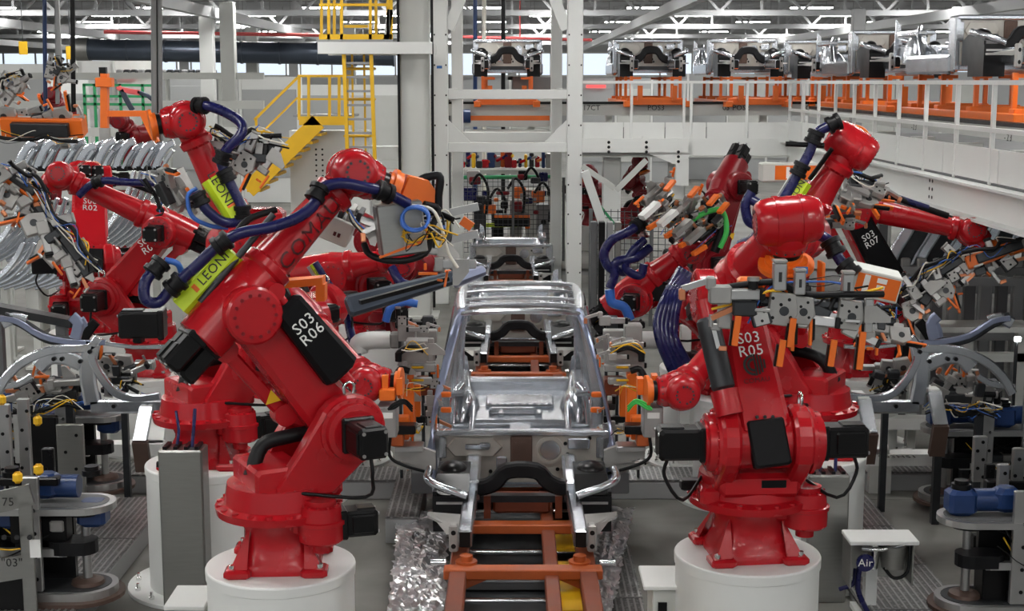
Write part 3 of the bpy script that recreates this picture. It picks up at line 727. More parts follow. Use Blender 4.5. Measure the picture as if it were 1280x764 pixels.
# --- rear right upright robot
yaw = math.atan2(.5, -.85)
rr2 = robot('red robot with raised forearm in front of the upper deck corner', P2R, yaw, Pw(1000, 296, 11.6), Pw(1064, 182, 11.5), V((.3, .93, .1)), base_yaw=-math.pi/2)
t = rr2['t']
hose(t, px((1047, 152, 11.3), (1035, 158, 11.3), (1020, 168, 11.3), (1012, 190, 11.3), (1000, 212, 11.3), (985, 240, 11.3), (968, 262, 11.3), (955, 258, 11.35), (940, 250, 11.4)), .04, clamps=(.06, .28, .5, .8))
lime_cover(t, Pw(980, 264, 11.32), Pw(1004, 226, 11.32), .15, V((0, -.9, .4)), size=.075)
hose(t, px((940, 240, 11.4), (932, 255, 11.4), (935, 275, 11.4), (945, 282, 11.4)), .04)
b = MB('black'); b.cyl(Pw(982, 180, 11.3), Pw(1030, 182, 11.3), .02, n=8); b.cyl(Pw(1012, 224, 11.5), Pw(1040, 186, 11.4), .02, n=8); b.build('support_rod', t)
# --- right robot S03 R07, forearm level to the right
pR7 = Pw(1072, 440, 16.2); pedestal(pR7, 'white round pedestal hidden behind the robot with the S03 R07 plate', h=.85)
r7 = robot('red robot with black S03 R07 plate and level forearm reaching right', pR7, 0.1, Pw(1060, 264, 16.1), Pw(1214, 290, 15.9), V((.75, -.2, -.65)), hz=.85,
           plate=(.0, .21, .10, .34, .2, .95, 'S03\nR07', 'print_white', 0))
hose(r7['t'], px((1075, 245, 15.9), (1110, 245, 15.8), (1150, 258, 15.8), (1185, 270, 15.8)), .035, 'rubber'); hose(r7['t'], px((1105, 240, 15.9), (1130, 250, 15.8), (1160, 260, 15.8)), .035)
# --- left robot with level forearm
pL3 = Pw(184, 440, 16.2); pedestal(pL3, 'white round pedestal hidden behind the silver side panel on the left', h=.85)
l3 = robot('red robot with level forearm reaching left over the rack of silver panels', pL3, math.pi-.1, Pw(206, 288, 16.1), Pw(76, 220, 15.9), V((-.7, -.2, -.55)), hz=.85)
hose(l3['t'], px((98, 245, 15.7), (112, 232, 15.7), (130, 226, 15.7), (160, 228, 15.7), (205, 229, 15.7)), .042, clamps=(.4,))
b = MB('black'); b.cyl(Pw(140, 222, 15.8), Pw(222, 252, 15.8), .025, n=8); b.build('support_rod', l3['t'])
lettering('S03\nR08', .11, frame(Pw(184, 306, 15.86), V((.8, 0, .5)), V((-.5, 0, .8))), l3['t'])
# --- left background robot with a vertical arm
pL4 = Pw(112, 430, 17.9); pedestal(pL4, 'white round pedestal of the robot lettered S06 R02')
l4 = robot('red robot lettered S06 R02 with upright lower arm behind the silver panels', pL4, -1.2, Pw(112, 225, 18.2), Pw(105, 215, 19.3), V((.2, 1, 0)), texts=(('S06\nR02', .11, 'arm', 'print_grey'),), lw=.44)
# --- centre right pair
pC1 = Pw(880, 430, 15.6); pedestal(pC1, 'white round pedestal of the robot lifting the slanted clamp bank')
c1 = robot('red robot with curled blue hoses lifting the slanted clamp bank', pC1, math.pi-.25, Pw(795, 372, 15.2), Pw(866, 306, 15.1), V((-.2, -.35, .75)), texts=(('S03\nR01', .11, 'arm', 'print_white'),))
t = c1['t']
hose(t, px((800, 280, 14.8), (785, 290, 14.7), (765, 300, 14.7), (755, 318, 14.7), (762, 335, 14.7), (780, 340, 14.8)), .05, clamps=(.05,))
hose(t, px((812, 310, 14.8), (795, 322, 14.7), (770, 328, 14.7), (768, 345, 14.7), (762, 360, 14.7)), .05)
hose(t, px((762, 362, 14.7), (765, 378, 14.7), (780, 384, 14.7), (788, 400, 14.7)), .05, 'bluehose')
hose(t, px((805, 300, 14.8), (790, 315, 14.7), (782, 335, 14.7), (800, 345, 14.7), (805, 330, 14.7)), .045)
for k in range(5): hose(t, px((850+k*5, 338+k*3, 14.4), (834+k*4, 368, 13.7), (822+k*5, 400+k*3, 13.5), (826+k*5, 430, 13.4), (842+k*4, 468-k*4, 13.4)), .045)
hose(t, px((900, 310, 14.7), (908, 290, 14.7), (905, 268, 14.7), (895, 262, 14.7), (870, 272, 14.7), (850, 290, 14.7)), .028, 'greenwire'); hose(t, px((893, 315, 14.75), (902, 290, 14.75), (900, 272, 14.75), (890, 266, 14.75), (868, 276, 14.75)), .05, 'rubber')
pC2 = Pw(905, 400, 17.8); pedestal(pC2, 'white round pedestal of the dark red robot below the deck')
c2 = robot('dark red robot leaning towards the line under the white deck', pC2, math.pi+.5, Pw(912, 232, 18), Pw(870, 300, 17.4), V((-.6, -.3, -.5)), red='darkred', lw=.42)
# --- robots that reach into the body sides
pRr = V((2.3, 14.1, 0)); pedestal(pRr, 'white round pedestal of the low robot reaching the right body side')
cr = robot('red robot with low forearm reaching the right side of the body', pRr, math.pi+.6, Pw(938, 405, 12.75), Pw(850, 488, 11.6), V((-1, -.1, .0)))
pLr = V((-2.3, 14.1, 0)); pedestal(pLr, 'white round pedestal of the low robot reaching the left body side')
cl = robot('red robot with low forearm reaching the left side of the body', pLr, -.6, Pw(372, 400, 12.75), Pw(460, 478, 11.8), V((1, -.1, .0)))
# --- centre left pair
pC3 = Pw(415, 440, 15.6); pedestal(pC3, 'white round pedestal of the robot carrying the dark sill rail')
c3 = robot('red robot behind the orange bracket holding up the dark blue sill', pC3, .4, Pw(405, 345, 15.2), Pw(500, 322, 15.1), V((.3, -.3, .6)), texts=(('S03\nR02', .11, 'arm', 'print_white'),))
hose(c3['t'], px((432, 372, 14.6), (437, 410, 14.4), (445, 440, 14.2), (455, 470, 14)), .045); hose(c3['t'], px((490, 335, 14.8), (500, 352, 14.7), (515, 358, 14.7)), .05); hose(c3['t'], px((482, 402, 14.3), (488, 385, 14.3), (505, 378, 14.3), (522, 380, 14.3)), .04, 'bluehose')
lime_cover(c3['t'], Pw(418, 372, 14.8), Pw(390, 330, 14.8), .06, V((0, -1, .2)), size=.05); hose(c3['t'], px((394, 328, 14.7), (422, 372, 14.7), (432, 390, 14.6)), .035)
pC4 = Pw(478, 420, 17.6); pedestal(pC4, 'white round pedestal behind the framing station on the left')
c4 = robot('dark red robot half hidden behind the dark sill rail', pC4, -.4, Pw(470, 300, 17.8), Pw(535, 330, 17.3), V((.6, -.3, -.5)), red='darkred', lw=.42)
# ------------------------------------------------------------------ car bodies
CX, YC = .085, 12.1
def mirror(f):
    for s in (-1, 1): f(s)
def dome(mb, c, rx, ry, rz, n=14, mat=None):
    R = []
    for i in range(6):
        a = math.pi/2*i/5*.97
        R.append([V(c)+V((rx*math.cos(a)*math.cos(2*math.pi*j/n), ry*math.cos(a)*math.sin(2*math.pi*j/n), rz*math.sin(a))) for j in range(n)])
    return mb.loft(R, smooth=True, mat=mat)
def underbody(label, group=None, full=True):
    t = thing('car_underbody', label, 'car body', (0, 0, 0), group)
    for s in (-1, 1):
        b = MB('galv'); b.bar((s*.455, -1.22, .60), (s*.43, .62, .62), .11, .15, ch=.015); b.bar((s*.43, -.1, .66), (s*.43, .62, .72), .13, .2, ch=.02); ro = b.build('front_rail', t)
        MB('black').box((s*.455, -1.226, .60), (.085, .012, .12)).build('rail_mouth', ro)
        b = MB('clampgrey'); b.box((s*.545, -1.16, .60), (.075, .1, .22), ch=.012)
        b.add([(s*.50, -1.15, .66), (s*.50, -.75, .66), (s*.78, -.55, .62), (s*.60, -1.1, .6)], [(0, 1, 2, 3)])
        b.prism([(.0, 0), (.28, .42), (.28, .52), (.0, .40)], -.01, .01, frame((s*.50, -1.1, .62), XA*s, YA)); b.build('crash_bracket', t)
        b = MB('black')
        for dz in (-.06, .05): b.cyl((s*.545, -1.215, .6+dz), (s*.545, -1.208, .6+dz), .02, n=10)
        b.build('bolt_holes', t)
        b = MB('darkmetal'); b.prism([(-.5, -.14), (.45, -.14), (.45, .10), (.2, .16), (-.2, .16), (-.5, .06)], 0, .28, frame((s*.45 if s > 0 else -.73, .1, .66), YA, Z), mat='black')
        ao = b.build('wheelhouse_apron', t)
        b = MB('black'); dome(b, (s*.60, .1, .80), .13, .16, .08); b.build('strut_tower', ao)
        b = MB('black'); b.box((s*.735, -.1, .58), (.03, .62, .34)); b.box((s*.60, -.42, .56), (.3, .02, .3)); b.build('apron_skirt', ao); MB('alu').box((s*.6, -.435, .66), (.24, .012, .02)).build('skirt_trim', ao)
        b = MB('galv'); b.tube([(s*.80, -.02, .84), (s*.80, -.25, .82), (s*.70, -.38, .79), (s*.56, -.44, .76), (s*.46, -.46, .73)], .035, 8); b.build('upper_tie_bar', t)
        b = MB('galv'); b.box((s*.77, .78, .74), (.09, .3, .56), ch=.02); b.box((s*.74, .66, .86), (.12, .06, .2), ch=.01); b.build('hinge_pillar', t)
        b = MB('galv'); b.bar((s*.77, .8, .54), (s*.77, 3.0, .54), .14, .2, ch=.03); b.build('rocker', t)
        b = MB('galv'); dome(b, (s*.62, 3.15, .56), .2, .42, .34); b.box((s*.66, 3.3, .9), (.16, 1.2, .06), ch=.015); b.build('rear_wheelhouse', t)
        b = MB('galv'); b.tube([(s*.72, 2.5, .6), (s*.70, 2.75, .85), (s*.62, 2.95, .95)], .045, 8); b.tube([(s*.5, 2.3, .6), (s*.5, 2.8, .72), (s*.56, 3.4, .8), (s*.6, 4.0, .84)], .035, 8); b.build('quarter_brace', t)
        b = MB('galv'); b.prism([(0, 0), (.16, 0), (.10, .36), (.02, .42)], -.02, .02, frame((s*.70, 4.18, .66), -XA*s, Z)); b.build('rear_corner', t)
    # front crossmember
    b = MB('rubber'); b.sweep([(-.44, 0, .68), (-.32, -.03, .69), (-.22, -.03, .74), (-.12, -.02, .83), (.12, -.02, .83), (.22, -.03, .74), (.32, -.03, .69), (.44, 0, .68)], .13, .16, (0, 1, 0), k=3); b.build('front_crossmember', t)
    b = MB('darkmetal'); b.bar((-.42, .1, .55), (.42, .1, .55), .1, .06); b.build('subframe', t)
    # fire wall
    b = MB('firewall'); b.box((0, .66, .76), (1.46, .03, .46), ch=.008); fw = b.build('fire_wall', t)
    b = MB('copper'); b.box((.0, .635, .80), (.2, .025, .34), ch=.01, mat='brownplate'); b.build('tunnel_cover', fw)
    for x in (-.05, 0, .05): MB('brownplate').box((x, .62, .78), (.012, .012, .26)).build('rib', fw)
    b = MB('firewall'); pts = [(-.26, 0), (-.19, .085), (.17, .085), (.25, 0), (.17, -.085), (-.19, -.085)]; b.prism(pts, 0, .03, frame((-.42, .645, .87), XA, Z), .01); po = b.build('oval_cover', fw)
    b = MB('galv'); b.box((-.40, .612, .875), (.22, .02, .05), ch=.008); b.box((-.33, .605, .89), (.1, .03, .05), ch=.01); b.build('cover_ridge', po)
    b = MB('firewall'); b.lathe([(0, .13), (.02, .13), (.02, .105), (.004, .1)], (.26, .645, .84), (0, -1, 0), n=24); b.build('round_port', fw); MB('galv').cyl((.26, .64, .84), (.26, .63, .84), .09, n=20).build('port_cover', fw)
    b = MB('galv'); b.box((.52, .63, .9), (.2, .03, .1), ch=.01); b.box((.44, .63, .74), (.12, .03, .1), ch=.01); b.box((-.18, .63, .72), (.1, .03, .12), ch=.01); b.build('dash_bracket', fw)
    b = MB('black')
    for x, z in ((-.66, .87), (-.21, .87), (-.1, .68), (.1, .7), (.13, .66), (.4, .9), (.42, .8), (.62, .95), (.6, .72), (-.62, .72), (-.28, .64), (.33, .66), (.38, .66)): b.cyl((x, .64, z), (x, .63, z), .018, n=10)
    b.build('bolt_holes', fw)
    b = MB('galv'); b.bar((-.78, .66, 1.0), (.78, .66, 1.0), .1, .05, ch=.012); b.box((0, .70, .985), (.3, .1, .06), ch=.01); b.build('cowl', t)
    # floor
    b = MB('galv'); b.box((0, 2.35, .50), (1.44, 3.4, .03)); fo = b.build('floor_pan', t)
    b = MB('galv'); b.prism([(-.16, 0), (-.10, .14), (.10, .14), (.16, 0)], -3.3, -.7, frame((0, 0, .5), XA, Z)); b.build('tunnel', fo)
    for k, y in enumerate((1.5, 2.1, 2.55)): MB('galv').box((0, y, .57), (1.4, .14, .12), ch=.02).build('cross_sill', fo)
    MB('galv').box((0, 3.3, .60), (1.1, 1.5, .12), ch=.03).build('rear_floor', fo)
    b = MB('galv'); b.box((0, 3.35, .68), (.74, .5, .04), ch=.015)
    ro = b.build('seat_well', fo)
    for k in range(9): MB('galv').bar((-.32+k*.08, 3.12, .705), (-.32+k*.08, 3.58, .705), .03, .02).build('rib', ro)
    MB('galv').box((-.08, 2.85, .69), (.5, .1, .08), ch=.02).build('cross_sill', fo); MB('galv').box((-.2, 2.72, .67), (.06, .2, .1), ch=.01).build('seat_bracket', fo); MB('galv').box((.2, 2.72, .67), (.06, .2, .1), ch=.01).build('seat_bracket', fo)
    b = MB('galv'); b.box((0, 4.12, .76), (1.3, .16, .06), ch=.02); b.box((0, 4.05, .69), (1.25, .04, .16), ch=.01); b.build('rear_panel', t)
    return t
UB = {}
def place_body(label, loc, rot=0., sc=None):
    if 'u' not in UB:
        UB['u'] = underbody(label); r = UB['u']; r.location = loc; r.rotation_euler = (0, 0, rot)
    else: r = dup(UB['u'], loc, rot, label, sc)
    if sc: r.scale = sc
    return r
car = place_body('silver car body with roof frame on the orange skid between the robots', (CX, YC, 0))
car.name = 'car_body'
place_body('silver open car underbody on the line directly behind the roofed body', (CX, YC+7.5, 0))
place_body('silver open car underbody standing at the wire mesh fence', (-.02, YC+15.1, 0))
place_body('silver car underbody raised inside the white lift frame', (-.1, 31, 3.72), 0, (.92, 1, 1.3))
place_body('silver car underbody on the deck next to the lift frame', (2.95, 31, 3.72), 0, (.92, 1, 1.3))
place_body('silver car underbody on the deck between two others, above the lettering POS2', (5.0, 31, 3.72), 0, (.92, 1, 1.3))
for lab, Y in (('silver car underbody at the deck corner, farthest of the row along the railing', 31.4), ('silver car underbody in the middle of the row along the deck railing', 25.2), ('silver car underbody foremost in the row along the deck railing', 19.2)):
    r = place_body(lab, (6.75, Y, 3.66), 0, (.92, 1, 1.35))
def cpart(mb, name): return mb.build(name, car)
for s in (-1, 1):
    b = MB('galvblue'); b.sweep([(s*.80, .58, .62), (s*.815, .62, .9), (s*.80, .78, 1.12), (s*.725, 1.1, 1.45), (s*.63, 1.5, 1.80), (s*.57, 1.85, 1.93)], .075, .09, (0.25, .6, .75), k=4); cpart(b, 'windshield_pillar')
    b = MB('galv'); b.sweep([(s*.57, 1.82, 1.93), (s*.60, 2.4, 1.96), (s*.60, 3.2, 1.95), (s*.57, 3.9, 1.88)], .10, .07, (0, 0, 1), k=3); cpart(b, 'roof_rail')
    b = MB('galv'); b.sweep([(s*.62, 2.3, 1.9), (s*.72, 2.28, 1.4), (s*.78, 2.25, 1.0), (s*.78, 2.25, .6)], .12, .06, (0, 1, 0), k=3); cpart(b, 'centre_pillar')
    b = MB('galv'); b.sweep([(s*.61, 3.2, 1.9), (s*.70, 3.3, 1.4), (s*.75, 3.3, 1.0), (s*.74, 3.3, .7)], .16, .06, (0, 1, 0), k=3); cpart(b, 'rear_pillar')
    b = MB('galv'); b.sweep([(s*.57, 3.88, 1.87), (s*.66, 4.05, 1.4), (s*.68, 4.15, 1.0), (s*.68, 4.15, .75)], .1, .08, (0, 1, 0), k=3); cpart(b, 'tail_pillar')
    b = MB('galv'); b.sweep([(s*.79, .7, .5), (s*.8, 1.6, .48), (s*.8, 2.8, .5)], .2, .05, (1, 0, 0), k=2); cpart(b, 'sill_outer')
    for (y, z) in ((.98, 1.28), (1.04, 1.12)): MB('orange').box((s*.70, y, z), (.1, .05, .05), ch=.01).build('locating_block', car)
b = MB('galv'); b.sweep([(-.56, 1.75, 1.915), (-.3, 1.66, 1.955), (.3, 1.66, 1.955), (.56, 1.75, 1.915)], .12, .05, (0, 0, 1), k=4); cpart(b, 'windshield_header')
for k, y in enumerate((1.95, 2.35, 2.9, 3.4)):
    b = MB('galv'); b.sweep([(-.58, y, 1.955), (-.3, y-.03, 1.985), (.3, y-.03, 1.985), (.58, y, 1.955)], .12 if k < 2 else .08, .03, (0, 0, 1), k=3); cpart(b, 'roof_bow')
b = MB('galv'); b.sweep([(-.60, 3.95, 1.88), (-.3, 4.0, 1.90), (.3, 4.0, 1.90), (.60, 3.95, 1.88)], .16, .05, (0, 0, 1), k=3); cpart(b, 'tailgate_header')
# ------------------------------------------------------------------ skids
def skid(label, loc, full=True):
    t = thing('orange_skid', label, 'skid', (0, 0, 0), None)
    for s in (-1, 1):
        MB('rust').bar((s*.50, -2.6, .38), (s*.50, 4.5, .38), .13, .14, ch=.01).build('runner', t)
        for y in (-1.36, 1.2, 3.4):
            b = MB('rustorange'); b.cyl((s*.44, y, .40), (s*.44, y, .52), .05, n=14); b.cyl((s*.44, y, .45), (s*.44, y, .475), .085, n=16); b.build('body_support', t)
        b = MB('rustorange'); b.prism([(0, 0), (.22, 0), (.22, -.1)], -.02, .02, frame((s*.26, -1.43, .36), XA*s, Z)); b.build('gusset', t)
        MB('chrome').cyl((s*.6, -1.3, .44), (s*.72, -1.3, .44), .025, n=10).build('locating_pin', t)
    for k, y in enumerate((-1.47, -.34, .9, 2.1, 3.4, 4.4)): MB('rustorange').box((0, y, .42), (1.22 if k == 0 else 1.04, .14, .08), ch=.008).build('cross_member', t)
    MB('rust').bar((.22, -2.6, .36), (.22, .9, .36), .11, .12, ch=.01).build('centre_runner', t)
    b = MB('rust'); b.box((0, .2, .48), (.5, .3, .12), ch=.02); b.box((-.3, -.0, .5), (.06, .06, .2)); b.box((.32, -.0, .5), (.06, .06, .2)); b.build('front_cradle', t)
    t.location = loc; return t
sk = skid('orange steel skid carrying the roofed car body', (CX, YC, 0))
dup(sk, (CX, YC+7.5, 0), 0, 'orange steel skid under the second body on the line')
dup(sk, (-.02, YC+15.1, 0), 0, 'orange steel skid under the body at the mesh fence')
def deck_skid(label, loc):
    t = thing('orange_skid', label, 'skid', (0, 0, 0))
    for s in (-1, 1):
        MB('orange').bar((s*.6, -1.6, .08), (s*.6, 3.6, .08), .14, .12, ch=.01).build('runner', t)
        for y in (-1.1, .4, 1.9, 3.1):
            b = MB('orange'); b.bar((s*.5, y, .1), (s*.5, y, .64), .06, .06); b.bar((s*.5, y, .6), (s*.3, y, .6), .05, .05); b.build('body_support', t)
    for y in (-1.3, .4, 1.9, 3.3): MB('orange').box((0, y, .13), (1.2, .2, .14), ch=.01).build('cross_member', t)
    MB('orange').box((-.35, -1.45, .3), (.1, .1, .3)).build('front_post', t); MB('orange').box((.35, -1.45, .3), (.1, .1, .3)).build('front_post', t)
    t.location = loc; return t
ds = deck_skid('orange skid under the raised body inside the lift frame', (-.1, 31, 3.62))
for lab, p in (('orange skid on the deck next to the lift frame', (2.95, 31, 3.62)), ('orange skid above the POS2 lettering', (5.0, 31, 3.62)), ('orange skid at the deck corner', (6.75, 31.4, 3.62)), ('orange skid in the middle of the deck railing row', (6.75, 25.2, 3.62)), ('orange skid foremost along the deck railing', (6.75, 19.2, 3.62))): dup(ds, p, 0, lab)
t = thing('lift_carriage', 'orange and white lift carriage inside the white frame', 'lift', (-.1, 29.5, 2.9))
for z, m in ((3.42, 'orange'), (3.3, 'offwhite'), (3.1, 'white')): MB(m).box((-.1, 30., z), (1.75, .3, .14), ch=.01).build('crossbar', t)
for x in (-.75, .55): MB('orange').box((x, 30, 3.6), (.1, .2, .3)).build('stop', t)
MB('motorblue').cyl((-1.05, 29.8, 3.45), (-.85, 29.8, 3.45), .14, n=14).build('lift_motor', t)
# ------------------------------------------------------------------ line bed
t = thing('line_conveyor', 'dark conveyor bed with chrome shafts below the orange skid', 'conveyor', (CX, 10, 0))
MB('darkmetal').box((CX, 17.5, .08), (1.16, 21, .1)).build('bed', t)
for s in (-1, 1): MB('midgrey').box((CX+s*.54, 17.5, .21), (.1, 21, .19), ch=.01).build('side_rail', t)
for k in range(16): MB('chrome').cyl((CX-.5, 8.2+k*1.15, .24), (CX+.5, 8.2+k*1.15, .24), .022, n=8).build('shaft', t)
for k in range(6): MB('midgrey').box((CX-.1, 9.4+k*1.7, .18), (.75, .22, .08), ch=.01).build('tie_plate', t)
for y0, y1 in ((8.2, 9.9), (10.2, 11.3), (11.6, 12.4)): MB('yellow').box((CX+.36, (y0+y1)/2, .27), (.22, y1-y0, .02)).build('cover_plate', t)
# ------------------------------------------------------------------ body side panels
def side_panel(label, mir, Y=13.0):
    X = (lambda x: 1262-x) if mir else (lambda x: x)
    p0 = Pw(X(1150), 510, Y); t = thing('body_side_panel', label, 'car panel', p0)
    q = lambda pts: [Pw(X(x), y, Y) for x, y in pts]
    n = (0, 1, 0)
    MB('galv').sweep(q([(1050, 508), (1100, 508), (1148, 508)]), .13, .05, n, k=2).build('sill', t)
    MB('galv').sweep(q([(1062, 495), (1085, 498), (1105, 496), (1122, 487), (1137, 468), (1146, 448), (1143, 433)]), .075, .06, n, k=4).build('door_ring', t)
    MB('galv').sweep(q([(1146, 428), (1150, 445), (1152, 470), (1146, 505)]), .15, .05, n, k=4).build('centre_post', t)
    MB('galv').sweep(q([(1138, 422), (1150, 434), (1180, 436), (1205, 440), (1232, 452), (1252, 470), (1265, 492)]), .085, .06, n, k=4).build('quarter_rail', t)
    MB('galv').sweep(q([(1160, 455), (1180, 447), (1200, 447), (1214, 460)]), .14, .05, n, k=4).build('wheel_arch', t)
    MB('galv').sweep(q([(1222, 470), (1240, 480), (1268, 484)]), .06, .04, n, k=3).build('tail_bracket', t)
    MB('galvblue').sweep(q([(1130, 428), (1170, 428), (1210, 420), (1240, 402), (1262, 398)]), .05, .05, n, k=3).build('window_rail', t)
    MB('darkmetal').sweep(q([(1168, 424), (1164, 405), (1172, 395)]), .1, .03, n, k=2, mat='galvblue').build('pillar_blank', t)
    MB('galv').sweep(q([(1055, 433), (1095, 434), (1138, 428)]), .035, .04, n, k=2).build('roof_rail', t)
    b = MB('black')
    for x, y in ((1078, 508), (1120, 508), (1162, 452), (1185, 449), (1195, 449), (1150, 440)):
        p = Pw(X(x), y, Y-.04); b.cyl(p, p+V((0, -.006, 0)), .02, n=10)
    b.build('bolt_holes', t)
    return t
side_panel('silver car side ring panel held on the fixture stand at left', True); side_panel('silver car side ring panel held on the fixture by the S03HS1 frame', False)
# ------------------------------------------------------------------ foil mats
def foil(label, quad, z, seed, nx=24, ny=64):
    R = random.Random(seed); P = [Pz(x, y, z) for x, y in quad]; b = MB('foil'); vs = []; fs = []
    for j in range(ny+1):
        for i in range(nx+1):
            u, v = i/nx, j/ny; p = (P[0]*(1-u)+P[1]*u)*(1-v)+(P[3]*(1-u)+P[2]*u)*v
            w = v*38+u*9+2.2*math.sin(u*7+seed)+1.7*math.sin(v*9+u*3); h = .016*math.sin(u*5+v*4+seed)*math.sin(v*11+u*4)+.009*abs(math.sin(w))+.006*math.sin(u*31+v*17)+R.uniform(-.006, .006)
            vs.append(p+V((R.uniform(-.02, .02), R.uniform(-.02, .02), h+.03)))
    for j in range(ny):
        for i in range(nx):
            a = j*(nx+1)+i
            fs += [(a, a+1, a+nx+2), (a, a+nx+2, a+nx+1)]
    b.add(vs, fs); return single(b, 'foil_mat', label, 'foil mat')
foil('crumpled silver foil mat on the floor beside the left skid runner', [(498, 645), (562, 640), (556, 778), (484, 778)], .16, 3)
foil('crumpled silver foil mat hanging beside the right skid runner', [(728, 636), (792, 640), (764, 778), (738, 778)], .16, 5)
# ------------------------------------------------------------------ walkways and steps
def walkway(label, x0, x1, y0, y1, h, along='y'):
    t = thing('tread_plate_step', label, 'step', ((x0+x1)/2, (y0+y1)/2, 0))
    MB('steelgrey').box(((x0+x1)/2, (y0+y1)/2, h/2-.012), (x1-x0, y1-y0, h-.02), ch=.01).build('step_frame', t)
    n = max(1, round((y1-y0)/1.2) if along == 'y' else round((x1-x0)/1.2))
    for k in range(n):
        if along == 'y': c = ((x0+x1)/2, y0+(k+.5)*(y1-y0)/n); s = (x1-x0, (y1-y0)/n-.012)
        else: c = (x0+(k+.5)*(x1-x0)/n, (y0+y1)/2); s = ((x1-x0)/n-.012, y1-y0)
        po = MB('tread').box((c[0], c[1], h-.008), (s[0], s[1], .016)).build('tread_plate', t)
        m = int((s[0] if along == 'y' else s[0])/.05); b = MB('alu')
        for i in range(m): b.box((c[0]-s[0]/2+(i+.5)*s[0]/m, c[1], h+.002), (.016, s[1]*.98, .008))
        ro = b.build('tread_ridges', po); ro['kind'] = 'stuff'
    return t
walkway('long tread-plate walkway beside the left fixture carts', -4.3, -3.3, 8.3, 13.4, .2)
walkway('long tread-plate walkway beside the air box', 2.75, 3.55, 9.7, 14., .06)
walkway('tread-plate step across the aisle behind the S03 R06 robot', -2.9, -.95, 14.0, 14.5, .2, 'x')
walkway('tread-plate step across the aisle behind the S03 R05 robot', .98, 2.0, 14.0, 14.5, .2, 'x')
walkway('tread-plate step across the aisle beside the far right cart', 2.75, 4.7, 14.3, 14.8, .2, 'x')
walkway('tread-plate step across the aisle behind the left pedestals', -4.6, -3.2, 14.2, 14.7, .2, 'x')
walkway('short tread-plate step against the left side of the line', -1.15, -.85, 12.6, 13.9, .25)
walkway('low tread plate under the right foil mat', .75, 1.05, 8.4, 12.4, .05)
walkway('low diamond plate in front of the stainless cabinet', 2.3, 3.3, 9.6, 10.35, .04)
# ------------------------------------------------------------------ cabinets and boxes
def cabinet(label, x, y, w, d, h):
    t = thing('control_cabinet', label, 'cabinet', (x, y, 0))
    MB('stainless').box((x, y, h/2), (w, d, h), ch=.008).build('body', t)
    b = MB('stainless'); b.box((x, y-d/2-.006, h/2+.02), (w-.02, .012, h-.06), ch=.003); do = b.build('door', t)
    MB('black').cyl((x-w*.56, y-d*.3, h-.12), (x-w*.48, y-d*.3, h-.12), .025, n=10).build('knob', t)
    b = MB('black')
    for k in range(4): b.box((x-w*.36+k*w*.24, y, h+.012), (.03, d*.8, .025))
    b.build('cable_glands', t)
    b = MB('navy'); b.tube([(x-.05, y, h), (x-.04, y+.05, h+.12), (x-.08, y+.15, h+.25)], .012, 6); b.tube([(x+.07, y, h), (x+.08, y+.04, h+.15), (x+.08, y+.1, h+.28)], .014, 6); b.build('supply_cables', t)
    MB('black').box((x, y, .012), (w*.8, d*.8, .024)).build('plinth', t)
    return t
cabinet('stainless steel cabinet standing against the left rear pedestal', -2.55, 10.86, .34, .22, 1.35)
cabinet('stainless steel cabinet standing beside the air supply box', 2.52, 11.2, .33, .22, 1.06)
t = thing('air_supply_box', 'white-lidded stainless air supply box with blue Air tag', 'air box', Pw(1100, 745, 10.8)); Y = 10.75
ap = Pw(1100, 672, Y)
b = MB('white'); b.box((ap.x, Y, ap.z), (.53, .3, .035), ch=.006); b.build('lid', t)
b = MB('stainless'); b.box((ap.x, Y+.14, ap.z-.19), (.5, .012, .35)); b.box((ap.x-.25, Y, ap.z-.19), (.012, .28, .35)); b.box((ap.x+.25, Y+.05, ap.z-.19), (.012, .2, .35)); b.build('back_plate', t)
b = MB('chrome'); b.lathe([(-.22, .01), (-.2, .035), (-.08, .045), (-.05, .05), (0, .05)], (ap.x-.05, Y-.02, ap.z-.04), Z, n=16); b.build('filter_bowl', t)
b = MB('stainless'); b.lathe([(-.2, .02), (-.18, .09), (-.05, .1), (0, .1)], (ap.x+.1, Y-.02, ap.z-.05), Z, n=18); b.build('regulator', t)
b = MB('chrome'); b.tube([(ap.x-.15, Y-.05, ap.z-.07), (ap.x, Y-.08, ap.z-.07), (ap.x+.22, Y-.05, ap.z-.03)], .018, 8); b.build('air_pipe', t)
b = MB('navy'); b.cyl((ap.x-.14, Y-.12, ap.z-.16), (ap.x-.14, Y-.135, ap.z-.16), .07, n=18); tg = b.build('tag', t); lettering('Air', .085, frame((ap.x-.14, Y-.138, ap.z-.16), XA, Z), tg)
b = MB('navy'); b.tube([(ap.x-.16, Y-.05, ap.z-.2), (ap.x-.17, Y-.06, ap.z-.4), (ap.x-.08, Y-.05, ap.z-.6)], .022, 8); b.tube([(ap.x-.18, Y, ap.z-.25), (ap.x-.2, Y-.03, ap.z-.36), (ap.x-.3, Y, ap.z-.42)], .018, 8); b.build('air_hose', t)
b = MB('black'); b.tube([(ap.x+.22, Y-.05, ap.z-.05), (ap.x+.2, Y-.08, ap.z-.25), (ap.x+.1, Y-.08, ap.z-.3), (ap.x+.02, Y-.06, ap.z-.22)], .014, 6); b.build('black_hose', t)
b = MB('white'); b.box((ap.x-.02, Y+.17, (ap.z-.2)/2), (.09, .09, ap.z-.2)); b.box((ap.x-.02, Y+.12, .02), (.26, .3, .04)); b.build('stand', t)
